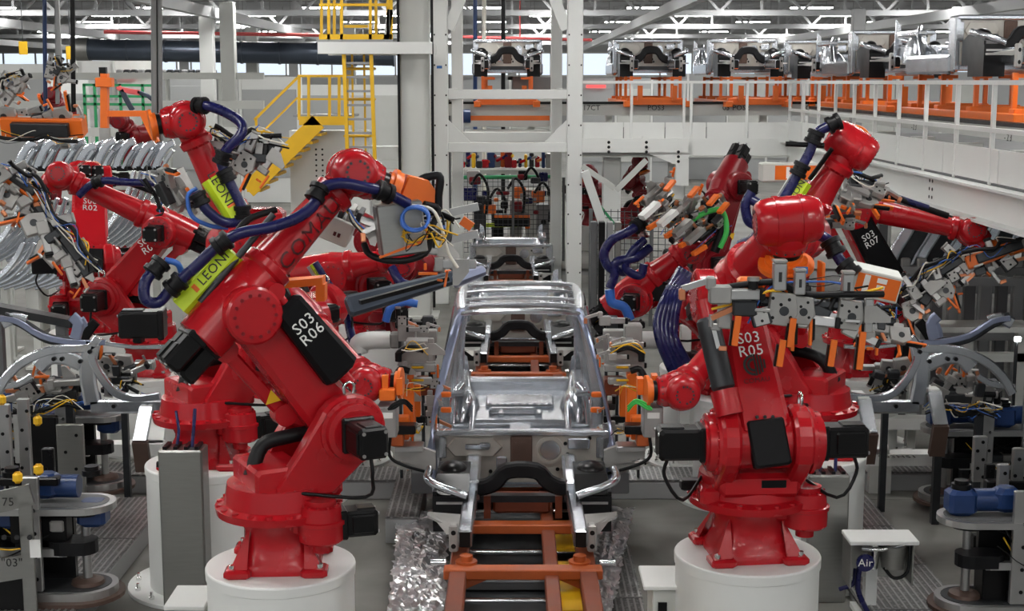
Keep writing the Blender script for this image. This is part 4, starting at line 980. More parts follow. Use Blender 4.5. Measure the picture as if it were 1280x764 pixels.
for lab, p, w in (('small white lidded junction box attached beside the S03 R05 pedestal', Pw(828, 722, 9.35), .24), ('small white lidded junction box beside the S03 R06 pedestal', Pw(236, 747, 9.5), .24)):
    t = thing('junction_box', lab, 'box', (p.x, p.y, 0))
    MB('white').box((p.x, p.y+.05, p.z-.02), (w+.04, .42, .03), ch=.005).build('lid', t); MB('offwhite').box((p.x+.02, p.y+.06, p.z/2-.02), (w*.8, .36, p.z-.05), ch=.008).build('body', t)
    MB('black').box((p.x-.01, p.y-.125, p.z-.18), (.06, .02, .1)).build('latch', t)
# ------------------------------------------------------------------ low white fixture bases
def base_frame(label, pts, z, w, text=None, tp=None):
    P = [Pz(x, y, z) for x, y in pts]; c = sum(P, V())/len(P)
    t = thing('welded_fixture', label, 'fixture', (c.x, c.y, 0))
    for i in range(len(P)): MB('white').bar(P[i], P[(i+1) % len(P)], w, .12, ext=w/2).build('base_beam', t)
    for p in P: MB('offwhite').box((p.x, p.y, z/2-.03), (w, w, max(.02, z-.06))).build('leg', t)
    if text:
        p = Pz(tp[0], tp[1], z+.062); lettering(text, .12, frame(p, XA, YA), t, 'print_black')
    return t
base_frame('white welded fixture base frame lettered S03HS1', [(1098, 572), (1192, 572), (1180, 528), (1088, 528)], .35, .22, 'S03HS1', (1122, 571))
base_frame('white welded fixture base frame under the left side panel', [(120, 560), (192, 560), (196, 528), (110, 528)], .35, .2)
base_frame('low white fixture rails behind the right cart', [(1170, 560), (1275, 560), (1270, 532), (1180, 532)], .3, .1)
for lab, x, y0, s in (('white channel stand with sloped foot holding the left side panel', 183, 510, -1), ('white channel stand with sloped foot holding the right side panel', 1080, 500, 1), ('white sloped channel stand behind the wheel arch of the right panel', 1168, 490, 1)):
    t = thing('panel_stand', lab, 'stand', Pz(x, y0+60, .2)); a = Pw(x, y0, 12.95); c = Pw(x+s*8, y0+42, 12.75)
    MB('galv').bar(a, c, .12, .05).build('channel', t); MB('brownplate').bar(c, c+V((0, .1, -.3)), .14, .06).build('foot', t); MB('white').bar(a, a+V((0, .3, 0)), .1, .05).build('arm', t)
# ------------------------------------------------------------------ clamps, grippers
CL = []
def _clamps():
    def holes(b, pts, y):
        for x, z in pts: b.cyl((x, y, z), (x, y-.003, z), .011, n=8, mat='black')
    # 0: broad plate clamp with box cylinder and orange finger
    b = MB('clampgrey'); b.prism([(-.08, -.1), (.06, -.12), (.11, -.04), (.09, .08), (-.06, .1)], -.03, .03, frame((0, 0, 0), XA, Z), .008); holes(b, ((-.05, .06), (.05, .05), (-.05, -.06), (.06, -.06), (0, .02)), -.031); b.cyl((.02, -.035, -.02), (.02, .035, -.02), .03, n=12, mat='darkmetal')
    c = MB('alu'); c.box((-.01, 0, .19), (.08, .075, .17), ch=.008); c.box((-.01, 0, .285), (.085, .08, .02), ch=.004, mat='clampgrey'); c.box((-.01, -.039, .19), (.02, .002, .06), mat='print_black')
    j = MB('orange'); j.box((.08, 0, -.17), (.022, .05, .2), ch=.004); j.box((.10, 0, -.15), (.02, .045, .16), ch=.004, mat='black')
    CL.append((b.mesh('clamp'), c.mesh('cylinder'), j.mesh('jaw')))
    # 1: slim clamp with silver jaw
    b = MB('clampgrey'); b.box((0, 0, 0), (.12, .07, .1), ch=.01); b.box((.05, 0, .06), (.05, .06, .07), ch=.008); holes(b, ((-.04, .02), (.0, -.02), (.04, .02)), -.036)
    c = MB('alu'); c.box((-.13, 0, 0), (.16, .06, .06), ch=.008); c.box((-.22, 0, 0), (.03, .065, .065), ch=.005, mat='black')
    j = MB('alu'); j.bar((.04, 0, .08), (.20, 0, .03), .035, .03); j.box((.2, 0, .0), (.035, .04, .06), ch=.005, mat='copper')
    CL.append((b.mesh('clamp'), c.mesh('cylinder'), j.mesh('jaw')))
    # 2: dark body with light plate
    b = MB('darkmetal'); b.box((0, 0, 0), (.14, .09, .09), ch=.01); b.box((.0, -.05, .02), (.1, .012, .12), ch=.003, mat='clampgrey'); holes(b, ((-.03, .05), (.03, .05), (0, -.01)), -.057)
    c = MB('black'); c.cyl((-.05, 0, .04), (-.05, 0, .16), .03, n=10); c.cyl((-.05, 0, .16), (-.05, 0, .18), .036, n=10, mat='alu')
    j = MB('copper'); j.bar((.06, 0, 0), (.19, 0, -.06), .03, .03); j.cyl((.19, 0, -.04), (.19, 0, -.11), .014, n=8, mat='alu')
    CL.append((b.mesh('clamp'), c.mesh('cylinder'), j.mesh('jaw')))
    # 3: long alu locator
    b = MB('alu'); b.box((0, 0, .02), (.06, .06, .3), ch=.006); b.box((.0, 0, -.1), (.1, .08, .06), ch=.006, mat='clampgrey')
    c = MB('clampgrey'); c.prism([(-.07, -.05), (.12, -.05), (.12, -.01), (.02, .07), (-.07, .07)], -.012, .012, frame((.03, -.045, .05), XA, Z))
    j = MB('orange'); j.box((.07, 0, -.18), (.02, .03, .14), ch=.004); j.box((.02, 0, -.2), (.05, .03, .02), ch=.004)
    CL.append((b.mesh('clamp'), c.mesh('cylinder'), j.mesh('jaw')))
_clamps()
def clamp(t, M, k, sc=1.):
    off = t['_o'] if '_o' in t else (0, 0, 0)
    o = inst(CL[k][0], 'clamp', t, Mx.Translation(-V(off)) @ M @ Mx.Scale(sc, 4))
    inst(CL[k][1], 'cylinder', o, Mx.Identity(4)); inst(CL[k][2], 'jaw', o, Mx.Identity(4)); return o
def wires(t, pts, seed, n=4, r=.009, spread=.1, cols=('black', 'black', 'yellow', 'cablewhite', 'bluehose')):
    R = random.Random(seed)
    for i in range(n):
        b = MB(cols[(i+seed) % len(cols)]); p = [V(q)+V([R.uniform(-spread, spread) for _ in range(3)]) for q in pts]
        b.tube(p, .7*r*R.uniform(.6, 1.3), 6, k=4); b.build('wire', t)
def gripper(label, p, q, out, n, seed, sc=1., beam='orange', bw=.1, attach=None, kinds=(0, 1, 2, 3), nw=5, cat='gripper', name='robot_gripper', side=.1):
    R = random.Random(seed); p, q = V(p), V(q); out = V(out).normalized(); d = (q-p).normalized(); out = (out-d*out.dot(d)).normalized(); nn = d.cross(out)
    if nn.y > 0: nn = -nn
    t = thing(name, label, cat, p.lerp(q, .5)-Z*.05)
    rbox_loft(p, q, out, bw, bw, bw, bw, b := MB(beam), ch=.012); b.build('beam', t)
    b = MB('darkmetal'); c = p.lerp(q, .5)+nn*bw*.6; L = (q-p).length; b.box((0, 0, 0), (L*.7, bw*.7, bw*.5), frame(c, d, out), .01); b.build('manifold', t)
    for i in range(n):
        f = (i+.5)/n+R.uniform(-.3, .3)/n; s = R.choice((-1, 1)); pos = p.lerp(q, f)+nn*(side*R.uniform(-.4, 1.2))+out*R.uniform(.05, .16)*sc
        jd = out if R.random() < .3 else (d*s+out*R.uniform(-.5, .5)); k = kinds[i % len(kinds)]
        zx = -out+V([R.uniform(-.25, .25) for _ in range(3)])
        M = frame(pos, jd, nn); M = M if (M.to_3x3() @ V((0, 0, 1))).dot(out) < 0 or jd == out else frame(pos, jd, -nn)
        clamp(t, M, k, sc*R.uniform(.85, 1.2))
        if R.random() < .6:
            pl = MB('clampgrey' if R.random() < .7 else 'alu'); h = R.uniform(.1, .2)*sc
            pl.box((0, 0, 0), (.1*sc, .02, h), frame(pos-out*.06*sc, d, nn.cross(d) if R.random() < .5 else nn), .004); pl.build('bracket_plate', t)
    pts = [p.lerp(q, f)+nn*(bw*.9)-out*.06+V([R.uniform(-.05, .05) for _ in range(3)]) for f in (0, .2, .4, .6, .8, 1)]
    wires(t, pts, seed, nw, spread=.06*sc+.02)
    b = MB('rubber'); b.tube([x+nn*.03-out*.03 for x in pts], .022*sc, 8); b.build('cable_hose', t)
    if attach is not None:
        a = V(attach); c = p.lerp(q, .5); b = MB('orange'); rbox_loft(a, c, nn, .16, .06, .1, .05, b, ch=.01); b.lathe([(-.0, .12), (.03, .12)], a, (c-a), n=20); b.build('adapter_bracket', t)
    return t
# --- gripper of S03 R05
g5 = gripper('white and orange clamp gripper hanging in front of the S03 R05 arm', Pw(888, 372, 8.42), Pw(1092, 384, 8.30), V((0, -.15, -1)), 5, 11, .9, 'darkmetal', .07, kinds=(1, 2, 1, 2), nw=2)
fl5 = r5['flange']; t = g5
b = MB('orange'); b.lathe([(.0, .17), (.03, .17), (.032, .13), (.05, .13)], fl5, r5['tool'], n=32); b.build('adapter_disc', t)
b = MB('orange')
for dx in (-.12, .12): b.box((0, 0, 0), (.02, .14, .28), frame(Pw(1003+dx*190, 356, 8.46), XA, YA), .004)
b.build('adapter_cheek', t); MB('orange').box(Pw(1003, 378, 8.44), (.26, .14, .02)).build('adapter_floor', t); MB('blue').box(Pw(1002, 338, 8.40), (.07, .02, .04)).build('adapter_tag', t)
MB('orange').box(Pw(938, 356, 8.42), (.15, .12, .09), ch=.015).build('junction_block', t); MB('orange').box(Pw(938, 367, 8.40), (.2, .16, .015)).build('junction_plate', t)
for x, y, k, s in ((975, 384, 0, .95), (1000, 386, 0, .8), (1060, 392, 0, .85), (1085, 402, 3, .8), (900, 368, 1, 1.1), (930, 385, 2, 1.)): clamp(t, frame(Pw(x, y, 8.25), XA*(1 if x > 960 else -1), YA if x > 960 else -YA), k, s)
for x, y0, y1 in ((921, 395, 432), (990, 398, 434), (977, 425, 458), (1041, 425, 458), (1077, 415, 462)):
    MB('orange').bar(Pw(x+2, y0, 8.2), Pw(x-3, y1, 8.2), .035, .02).build('finger', t); MB('black').bar(Pw(x-3, y0+6, 8.23), Pw(x-7, y1, 8.23), .03, .03).build('finger_pad', t)
wires(t, px((940, 400, 8.3), (970, 355, 8.3), (1010, 360, 8.3), (1060, 350, 8.3), (1070, 362, 8.3)), 4, 3, .007, .06)
t = thing('valve_box', 'white valve box with orange front label beside the R05 gripper', 'valve box', Pw(1090, 372, 8.75))
M = frame(Pw(1088, 352, 8.8), V((1, -.1, -.22)), V((.2, 1, .1))); b = MB('offwhite'); b.box((0, 0, 0), (.34, .2, .17), M, .008); b.build('case', t)
MB('orange').box((.03, -.102, 0), (.26, .004, .13), M).build('front_label', t); MB('print_white').box((-.04, -.105, 0), (.035, .002, .12), M).build('label_strip', t); MB('print_white').box((.05, -.105, .04), (.06, .002, .03), M).build('label_strip', t); MB('print_white').box((.05, -.105, .0), (.05, .002, .025), M).build('label_strip', t)
# --- gripper of S03 R06
f6 = r6['flange']
g6 = gripper('grey gripper with blue coiled tube and orange bracket on the R06 wrist', Pw(478, 268, 9.5), Pw(565, 300, 9.5), V((.2, -.2, -1)), 5, 21, .85, 'darkmetal', .07, kinds=(3, 1, 2, 1), nw=8); t = g6
b = MB('orange'); M = frame(f6+r6['tool']*.02, r6['tool'], Z); b.lathe([(0, .12), (.03, .12)], f6, r6['tool'], n=24)
b.prism([(.03, -.12), (.10, -.13), (.26, -.02), (.3, .0), (.3, .05), (.16, .14), (.03, .12)], -.06, .06, M, .01); b.build('adapter_bracket', t)
M = frame(Pw(500, 285, 9.3), V((1, .2, .12)), V((0, 1, 0))); b = MB('stainless'); b.box((0, 0, 0), (.30, .24, .34), M, .012); b.build('valve_case', t); MB('clampgrey').box((.05, -.122, -.1), (.1, .006, .06), M).build('case_plug', t)
b = MB('orange'); b.bar(Pw(476, 320, 9.25), Pw(529, 300, 9.25), .2, .015); b.bar(Pw(524, 283, 9.28), Pw(528, 306, 9.28), .1, .02); b.build('base_plate', t)
c = Pw(520, 272, 9.15); b = MB('bluehose')
b.tube([c+V((.085*math.cos(a*.7), -.004*a+.02*math.sin(a*1.9), .075*math.sin(a*.7))) for a in range(36)], .011, 6, k=2); b.build('coiled_tube', t)
b = MB('rubber'); b.tube(px((519, 250, 9.4), (518, 240, 9.4), (525, 226, 9.4), (540, 220, 9.4), (550, 222, 9.4), (548, 245, 9.4), (548, 262, 9.4)), .028, 8); b.tube(px((455, 305, 9.3), (462, 318, 9.25), (485, 326, 9.2), (515, 324, 9.2), (535, 312, 9.25), (540, 285, 9.3), (548, 262, 9.35), (530, 255, 9.3)), .022, 8); b.build('cable_hose', t)
b = MB('cablewhite'); b.tube(px((515, 257, 9.2), (540, 262, 9.2), (552, 285, 9.2), (560, 315, 9.2), (572, 335, 9.2)), .012, 6); b.build('white_cable', t)
for y in (258, 292): MB('alu').bar(Pw(562, y+8, 9.5), Pw(598, y, 9.5), .05, .05).build('blade', t)
MB('orange').bar(Pw(577, 275, 9.6), Pw(590, 284, 9.6), .05, .06).build('sensor_block', t); clamp(t, frame(Pw(566, 330, 9.3), V((0, 0, -1)), V((0, 1, 0))), 3, .9)
wires(t, px((500, 290, 9.2), (515, 300, 9.1), (530, 290, 9.1), (545, 300, 9.1), (560, 300, 9.2)), 2, 7, .007, .07, ('yellow', 'cablewhite', 'yellow', 'black'))
t = thing('gripper_control_box', 'white control box with buttons behind the lettered forearm', 'control box', Pw(420, 300, 9.9)); M = frame(Pw(418, 282, 9.9), V((1, 0, -.42)), V((0, 1, .2)))
MB('offwhite').box((0, 0, 0), (.27, .2, .18), M, .008).build('case', t)
b = MB('print_red'); b.box((.03, -.102, -.02), (.02, .003, .03), M); b.build('switch', t); MB('print_red').box((.06, -.102, -.02), (.02, .003, .03), M).build('switch', t)
for k in range(5): MB('clampgrey' if k % 2 else 'darkmetal').box((-.1+k*.06, 0, .13), (.035, .16, .1), M, .004).build('valve', t)
wires(t, px((430, 262, 9.8), (445, 280, 9.8), (462, 298, 9.7)), 6, 4, .009, .05)
t = thing('sill_rail', 'long dark blue pressed sill rail held level below the R06 gripper', 'car part', Pw(520, 372, 10.6))
b = MB('darkmetal'); rbox_loft(Pw(434, 384, 10.4), Pw(600, 338, 10.9), V((0, -1, .3)), .16, .10, .09, .07, b, 'duct', .02); b.build('rail', t)
b = MB('galvblue'); rbox_loft(Pw(566, 352, 10.75), Pw(606, 338, 10.9), V((0, -1, .3)), .10, .12, .08, .09, b, 'galvblue', .02); b.build('rail_end', t)
b = MB('black'); b.bar(Pw(450, 378, 10.3), Pw(560, 348, 10.6), .05, .03); b.build('rail_groove', t)
# orange bracket between
MB('orange').bar(Pw(356, 354, 9.6), Pw(405, 350, 9.6), .16, .05).build('orange_shelf', r6['t'])
MB('orange').bar(Pw(402, 354, 9.6), Pw(402, 375, 9.6), .06, .14).build('shelf_leg', r6['t'])
# --- other grippers
gripper('clamp gripper with black hoses high beside the yellow staircase', Pw(268, 178, 12.2), Pw(345, 190, 12.2), V((.25, -.2, -1)), 8, 31, .9, 'darkmetal', .1, nw=8)
t = gripper('upright grey clamp block hanging beside the upright forearm', Pw(212, 215, 12.7), Pw(232, 255, 12.7), V((.6, -.6, -.2)), 4, 33, .9, 'clampgrey', .2, nw=3)
gripper('orange and grey weld gripper over the rack of silver panels', Pw(28, 235, 15.4), Pw(112, 345, 15.2), V((-.6, -.5, -.6)), 12, 41, 1.15, 'darkmetal', .14, attach=l3['flange'], nw=10)
t = gripper('slanted orange gripper arm at the rack of curved silver rails', Pw(0, 215, 15.2), Pw(48, 250, 15.3), V((.2, -.4, -1)), 4, 43, 1., 'orange', .12, nw=3)
gripper('orange beam tool with grey uprights above the left shelf row', Pw(4, 156, 21), Pw(106, 158, 21), V((0, -.3, 1)), 6, 45, 1.3, 'orange', .28, nw=4)
gripper('weld gripper with slanted clamps below the right level forearm', Pw(1128, 372, 15.5), Pw(1215, 318, 15.5), V((.35, -.4, -1)), 10, 51, 1.05, 'darkmetal', .1, attach=r7['flange'], nw=10)
gripper('orange clamp arm stretching right from the level forearm', Pw(1208, 330, 15.4), Pw(1290, 302, 15.3), V((.1, -.3, -1)), 4, 53, 1., 'orange', .14, kinds=(2, 1, 2, 1), nw=3)
gripper('grey clamp block behind the raised right forearm', Pw(1050, 238, 12.6), Pw(1096, 244, 12.6), V((.1, -.8, -.6)), 7, 55, .9, 'clampgrey', .14, kinds=(0, 3, 1, 0), nw=5)
gripper('orange weld arms below the grey clamp block at right', Pw(1030, 274, 12.9), Pw(1075, 272, 12.9), V((.0, -.5, -.8)), 2, 57, .7, 'orange', .06, kinds=(2, 1), nw=1)
t = thing('valve_box', 'white valve box with orange label behind the lime hose cover', 'valve box', Pw(985, 226, 12.4)); M = frame(Pw(985, 215, 12.4), XA, YA)
MB('offwhite').box((0, 0, 0), (.48, .2, .16), M, .01).build('case', t); MB('orange').box((.05, -.102, 0), (.36, .004, .12), M).build('front_label', t); MB('print_white').box((-.02, -.105, 0), (.03, .002, .1), M).build('label_strip', t)
# slanted clamp bank of centre right robot
for k, (x0, y0, x1, y1) in enumerate(((806, 268, 838, 240), (828, 278, 868, 248), (846, 290, 892, 258), (862, 300, 905, 268))):
    t = gripper(('slanted white-covered clamp bank nearest the lift frame post', 'second slanted white-covered clamp bank, between the first and the grey one', 'slanted grey-covered clamp bank between the white bank and the green wire', 'slanted dark clamp bank beside the green looped wire')[k], Pw(x0, y0, 14.7), Pw(x1, y1, 14.9), V((-.4, -.7, .4)), 4, 61+k, .9, ('alu', 'clampgrey', 'darkmetal', 'black')[k], .1, kinds=((1, 3), (3, 1), (1, 2), (2, 1))[k], nw=3)
    MB('orange').bar(Pw(x1-6, y1-2, 14.5), Pw(x1+4, y1-14, 14.6), .06, .03).build('finger', t); MB(('white' if k < 2 else 'clampgrey')).bar(Pw(x0-4, y0+4, 14.4), Pw(x0+16, y0-14, 14.5), .1, .05).build('clamp_cover', t)
    MB('orange').bar(Pw(x0+4, y0+18, 14.4), Pw(x0+20, y0+8, 14.5), .05, .04).build('finger', t)
gripper('cluttered clamp gripper between the R05 gripper and the wheel arch', Pw(1085, 402, 11.4), Pw(1122, 408, 11.4), V((.3, -.6, -.8)), 5, 71, .8, 'clampgrey', .1, kinds=(0, 2, 3, 0), nw=6)
# ------------------------------------------------------------------ framing gates on both sides of the body
def gate(label, s, seed):
    X = lambda x: 650+s*(650-x)*-1 if s < 0 else 650+(650-x)
    def Q(x, y, Y): return Pw(x if s < 0 else 1300-x, y, Y)
    t = thing('framing_gate', label, 'fixture', Q(508, 600, 13.1)); R = random.Random(seed)
    def bx(x0, y0, x1, y1, Y, d, m, nm, ch=.008):
        a, c = Q(x0, y0, Y), Q(x1, y1, Y); MB(m).box((a+c)/2, (abs(a.x-c.x), d, abs(a.z-c.z)), ch=ch).build(nm, t)
    bx(504, 466, 518, 545, 12.6, .12, 'orange', 'post'); bx(517, 480, 526, 520, 13.0, .1, 'orange', 'post'); bx(496, 520, 512, 548, 12.45, .14, 'orange', 'post_foot')
    bx(486, 530, 520, 541, 12.3, .16, 'black', 'stop_bar'); bx(489, 541, 505, 556, 12.3, .14, 'rustorange', 'stop_block'); bx(520, 472, 545, 492, 13.3, .2, 'rust', 'backing_block')
    MB('clampgrey').prism([(0, 0), (.34, 0), (.34, .10), (.24, .2), (.05, .16)], 0, .05, frame(Q(497, 456, 12.7), XA*(-s) if s < 0 else -XA, Z)).build('arm_plate', t)
    MB('clampgrey').prism([(0, 0), (.36, -.1), (.36, .06), (.2, .12), (0, .12)], 0, .06, frame(Q(494, 572, 12.4), XA*(-s) if s < 0 else -XA, Z)).build('lower_arm_plate', t)
    bx(512, 455, 545, 464, 12.6, .08, 'alu', 'cylinder'); bx(512, 472, 540, 480, 12.6, .08, 'alu', 'cylinder'); bx(514, 458, 530, 461, 12.54, .02, 'yellow', 'cylinder_band'); bx(514, 474, 530, 477, 12.54, .02, 'yellow', 'cylinder_band')
    bx(498, 405, 520, 425, 13.4, .2, 'clampgrey', 'head_block'); bx(520, 412, 546, 428, 13.6, .14, 'clampgrey', 'head_block'); bx(528, 395, 542, 412, 13.9, .1, 'darkmetal', 'head_block')
    bx(508, 424, 536, 434, 13.0, .2, 'alu', 'head_plate'); bx(494, 555, 530, 562, 12.4, .2, 'alu', 'shelf'); bx(500, 577, 540, 586, 12.5, .1, 'clampgrey', 'shelf_arm')
    for k in range(11): clamp(t, frame(Q(R.uniform(500, 545), R.uniform(400, 585), R.uniform(12.5, 13.5)), XA*(-s), YA*(1 if s < 0 else -1)), R.choice((1, 1, 2, 3)), R.uniform(.6, .95))
    b = MB('rubber'); b.tube([Q(499, 545, 12.35), Q(492, 520, 12.4), Q(493, 480, 12.45), Q(500, 462, 12.5), Q(512, 464, 12.5)], .03, 8); b.build('cable_hose', t)
    b = MB('rubber'); b.tube([Q(498, 452, 12.6), Q(500, 440, 12.6), Q(515, 434, 12.6), Q(530, 438, 12.6)], .03, 8); b.build('cable_hose', t)
    b = MB('black'); b.tube([Q(488, 545, 12.2), Q(487, 570, 12.2), Q(505, 582, 12.2), Q(540, 592, 12.3)], .015, 6); b.build('cable_hose', t)
    for k in range(3): wires(t, [Q(500+k*8, 440+k*50, 12.4), Q(512+k*5, 432+k*52, 12.35), Q(530, 438+k*50, 12.4)], seed+k, 4, .007, .05, ('yellow', 'cablewhite', 'yellow', 'black'))
    bx(515, 586, 545, 612, 13.2, .3, 'midgrey', 'base')
    for x in (498, 512, 526, 540): bx(x, 398, x+6, 612, 14.1, .08, 'darkmetal', 'gap_dark_upright')  # dark uprights and rails added so the gaps behind the gate look black
    for y in (402, 440, 480, 520, 560): bx(494, y, 546, y+8, 14.0, .08, 'black', 'gap_dark_rail')
    return t
gate('left framing gate of orange posts and grey clamps gripping the body', -1, 3); gate('right framing gate of orange posts and grey clamps gripping the body', 1, 5)
# gripper with green wires at the right low wrist, and its left twin
for s, lab in ((1, 'orange gripper block with green wires at the right low wrist'), (-1, 'orange gripper block at the left low wrist')):
    def Q(x, y, Y): return Pw(x if s > 0 else 1300-x, y, Y)
    t = thing('wrist_tool', lab, 'gripper', Q(818, 540, 11.7)); a = Q(815, 500, 11.7)
    MB('orange').box(a+V((0, 0, .06)), (.13, .2, .1), ch=.01).build('adapter_block', t); MB('alu').box(a+V((0, -.02, -.16)), (.16, .24, .26), ch=.01).build('valve_case', t); MB('print_white').box(a+V((.0, -.145, -.1)), (.1, .004, .05)).build('label_strip', t)
    MB('orange').bar(Q(800, 472, 11.7), Q(800, 492, 11.7), .05, .12).build('lug', t); MB('orange').bar(Q(818, 468, 11.7), Q(818, 490, 11.7), .05, .12).build('lug', t)
    for k in range(3):
        b = MB('greenwire' if s > 0 else 'black'); b.tube([Q(785, 508+k*3, 11.6), Q(795, 500+k*2, 11.5), Q(808, 505+k*3, 11.5), Q(815, 512, 11.5)], .01, 6); b.build('wire', t)
# white support arms and posts
for s, lab in ((1, 'white post with rounded arm at the right of the framing station'), (-1, 'white post with rounded arm at the left of the framing station')):
    def Q(x, y, Y): return Pw(x if s > 0 else 1288-x, y, Y)
    t = thing('support_post', lab, 'post', V((Q(857, 570, 15.2).x, 15.2, 0))); p = Q(857, 406, 15.2)
    MB('white').box((p.x, 15.2, p.z/2), (.12, .1, p.z), ch=.01).build('column', t); MB('white').box((p.x, 15.2, .03), (.3, .24, .06), ch=.01).build('foot', t)
    b = MB('white'); b.tube([Q(800, 425, 14.2), Q(830, 426, 14.2), Q(840, 430, 14.2), Q(841, 440, 14.2)], .09, 12, k=3); b.build('rounded_arm', t)
    MB('white').bar(Q(835, 438, 14.25), Q(857, 445, 15.15), .12, .06).build('arm_bracket', t); MB('clampgrey').box(Q(792, 425, 14.2), (.14, .14, .16), ch=.02).build('arm_head', t)
# ------------------------------------------------------------------ fixture carts
def gearmotor(t, o, s, L=.34):
    b = MB('motorblue'); b.box((0, 0, .1), (.22, .2, .2), frame(o, XA*s, YA), .03); b.cyl(o+V((s*.1, 0, .11)), o+V((s*(.1+L*.6), 0, .11)), .09, n=16); b.box((s*(.14+L*.5), 0, .12), (L*.5, .21, .19), frame(o, XA, YA), .04); mo = b.build('gear_motor', t)
    b = MB('black'); b.cyl(o+V((0, 0, .2)), o+V((0, 0, .24)), .075, n=14); b.cyl(o+V((0, 0, .24)), o+V((0, 0, .27)), .055, n=14); b.build('motor_cap', mo)
    b = MB('orange'); b.box(o+V((s*(L*.75+.1), .02, .06)), (.06, .04, .06), ch=.01); b.build('cable_plug', mo)
def cart(label, tip, s, L=2.2, seed=1, texts=()):
    """tip: rounded end at floor height; s = -1: the cart runs off to the left"""
    R = random.Random(seed); x0 = tip.x; y = tip.y; z0 = tip.z
    t = thing('fixture_cart', label, 'fixture cart', (x0, y, z0))
    def slab(z, h, w, m, nm, e=.0):
        r = w/2; poly = [(x0-s*e-s*r+s*r*math.cos(a), y+r*math.sin(a)) for a in [(-.5+i/12)*math.pi for i in range(13)]]+[(x0+s*-L, y+r), (x0-s*L, y-r)]
        if s < 0: pass
        return MB(m).prism(poly, z, z+h).build(nm, t)
    slab(z0+.0, .03, .66, 'brownplate', 'floor_plate'); slab(z0+.03, .06, .52, 'alu', 'base_rail', .05); slab(z0+.70, .05, .46, 'alu', 'upper_shelf', .04); slab(z0+.75, .004, .36, 'midgrey', 'shelf_mat', .09); slab(z0+.09, .004, .42, 'darkmetal', 'base_mat', .1)
    for e in (.28, 1.3):
        for dy in ((0,) if e < 1 else (-.15, .15)):
            b = MB('alu'); b.cyl((x0-s*e, y+dy, z0+.05), (x0-s*e, y+dy, z0+.70), .035, n=14); b.build('shaft', t)
    b = MB('brownplate'); b.lathe([(.09, .13), (.12, .12), (.14, .06)], (x0-s*.28, y, z0), n=20); b.build('shaft_base', t)
    b = MB('rubber'); r = .12; b.prism([(x0-s*.28+r*math.cos(a)+(0 if s*math.cos(a) > 0 else -s*.14), y-.1+r*math.sin(a)) for a in [i*math.pi/8 for i in range(16)]], z0+.38, z0+.48); b.build('bumper', t)
    MB('rubber').cyl((x0-s*.28, y, z0+.655), (x0-s*.28, y, z0+.70), .13, n=18).build('bumper_disc', t)
    MB('alu').bar((x0-s*.4, y-.18, z0+.4), (x0-s*L, y-.18, z0+.4), .06, .06).build('guide_rail', t); MB('alu').bar((x0-s*.4, y-.1, z0+.36), (x0-s*L, y-.1, z0+.36), .04, .04).build('guide_rail', t)
    MB('black').box((x0-s*(L/2+.2), y+.12, z0+.40), (L-.4, .06, .6)).build('back_frame', t)
    for k in range(22):
        xx = x0-s*R.uniform(.45, L-.1); b = MB(R.choice(('black', 'black', 'black', 'darkmetal', 'clampgrey'))); b.box((xx, y+R.uniform(-.1, .15), z0+R.uniform(.15, .6)), (R.uniform(.08, .26), .16, R.uniform(.08, .3)), ch=.01); b.build('module', t)
    for k in range(4): MB('yellow').box((x0-s*R.uniform(.5, L-.2), y-.16, z0+R.uniform(.2, .65)), (.04, .05, .07), ch=.01).build('sensor', t)
    wires(t, [(x0-s*.5, y-.15, z0+.6), (x0-s*.8, y-.2, z0+.45), (x0-s*1.1, y-.15, z0+.6), (x0-s*1.5, y-.18, z0+.5)], seed, 5, .008, .12, ('yellow', 'black', 'black'))
    gearmotor(t, V((x0-s*.22, y+.02, z0+.756)), -s, .42); gearmotor(t, V((x0-s*.82, y-.02, z0+.756)), -s, .42)
    for k, (e, h0, h1, w) in enumerate(((.62, .1, 1.0, .12), (1.02, .3, 1.15, .13), (1.35, .5, 1.3, .09), (1.6, .5, 1.25, .09))):
        b = MB('alu'); b.box((x0-s*e, y-.2, z0+(h0+h1)/2), (w, .05, h1-h0), ch=.006); po = b.build('upright_plate', t)
        bb = MB('black')
        for q in range(4): bb.cyl((x0-s*e+.02, y-.226, z0+h0+.1+q*.18), (x0-s*e+.02, y-.23, z0+h0+.1+q*.18), .016, n=8)
        bb.build('bolt_holes', po)
    return t
c1t = cart('fixture cart with blue gear motors and 75 lettered plates on the left walkway', V((-3.02, 10.75, .2)), 1, 2.4, 2)
cart('fixture cart with tall alloy plates standing behind the 75 plate cart', V((-3.72, 13.75, .2)), 1, 2.2, 3)
cart('fixture cart with blue gear motors on the rounded alloy shelf at right', V((3.28, 10.85, .06)), -1, 2.4, 4)
cart('fixture cart with blue motor behind the right side panel', V((3.95, 13.7, .08)), -1, 2.2, 5)
# big steel plates of the nearest left cart
t = c1t; Y = 10.35
MB('stainless').box(Pw(36, 708, Y), (.10, .03, 1.0), ch=.004).build('frame_plate', t); MB('stainless').bar(Pw(-20, 632, Y), Pw(40, 618, Y), .03, .16).build('frame_plate', t); MB('stainless').bar(Pw(-20, 716, Y), Pw(40, 706, Y), .03, .18).build('frame_plate', t)
MB('black').box(Pw(-2, 745, Y+.1), (.5, .1, .3)).build('tool_block', t)
lettering('75', .09, frame(Pw(10, 628, Y-.05), XA, Z), t, 'print_black'); lettering('"03"', .09, frame(Pw(15, 704, Y-.05), XA, Z), t, 'print_black')
MB('print_white').box(Pw(44, 686, Y-.02), (.08, .004, .14)).build('label_strip', t)
for k in range(3): MB('black').cyl(Pw(5+k*16, 672, Y-.1), Pw(5+k*16, 672, Y), .02, n=8).build('knob', t)
CART = [o for o in bpy.data.objects if o.name.startswith('fixture_cart')]; CART.sort(key=lambda o: o.name)
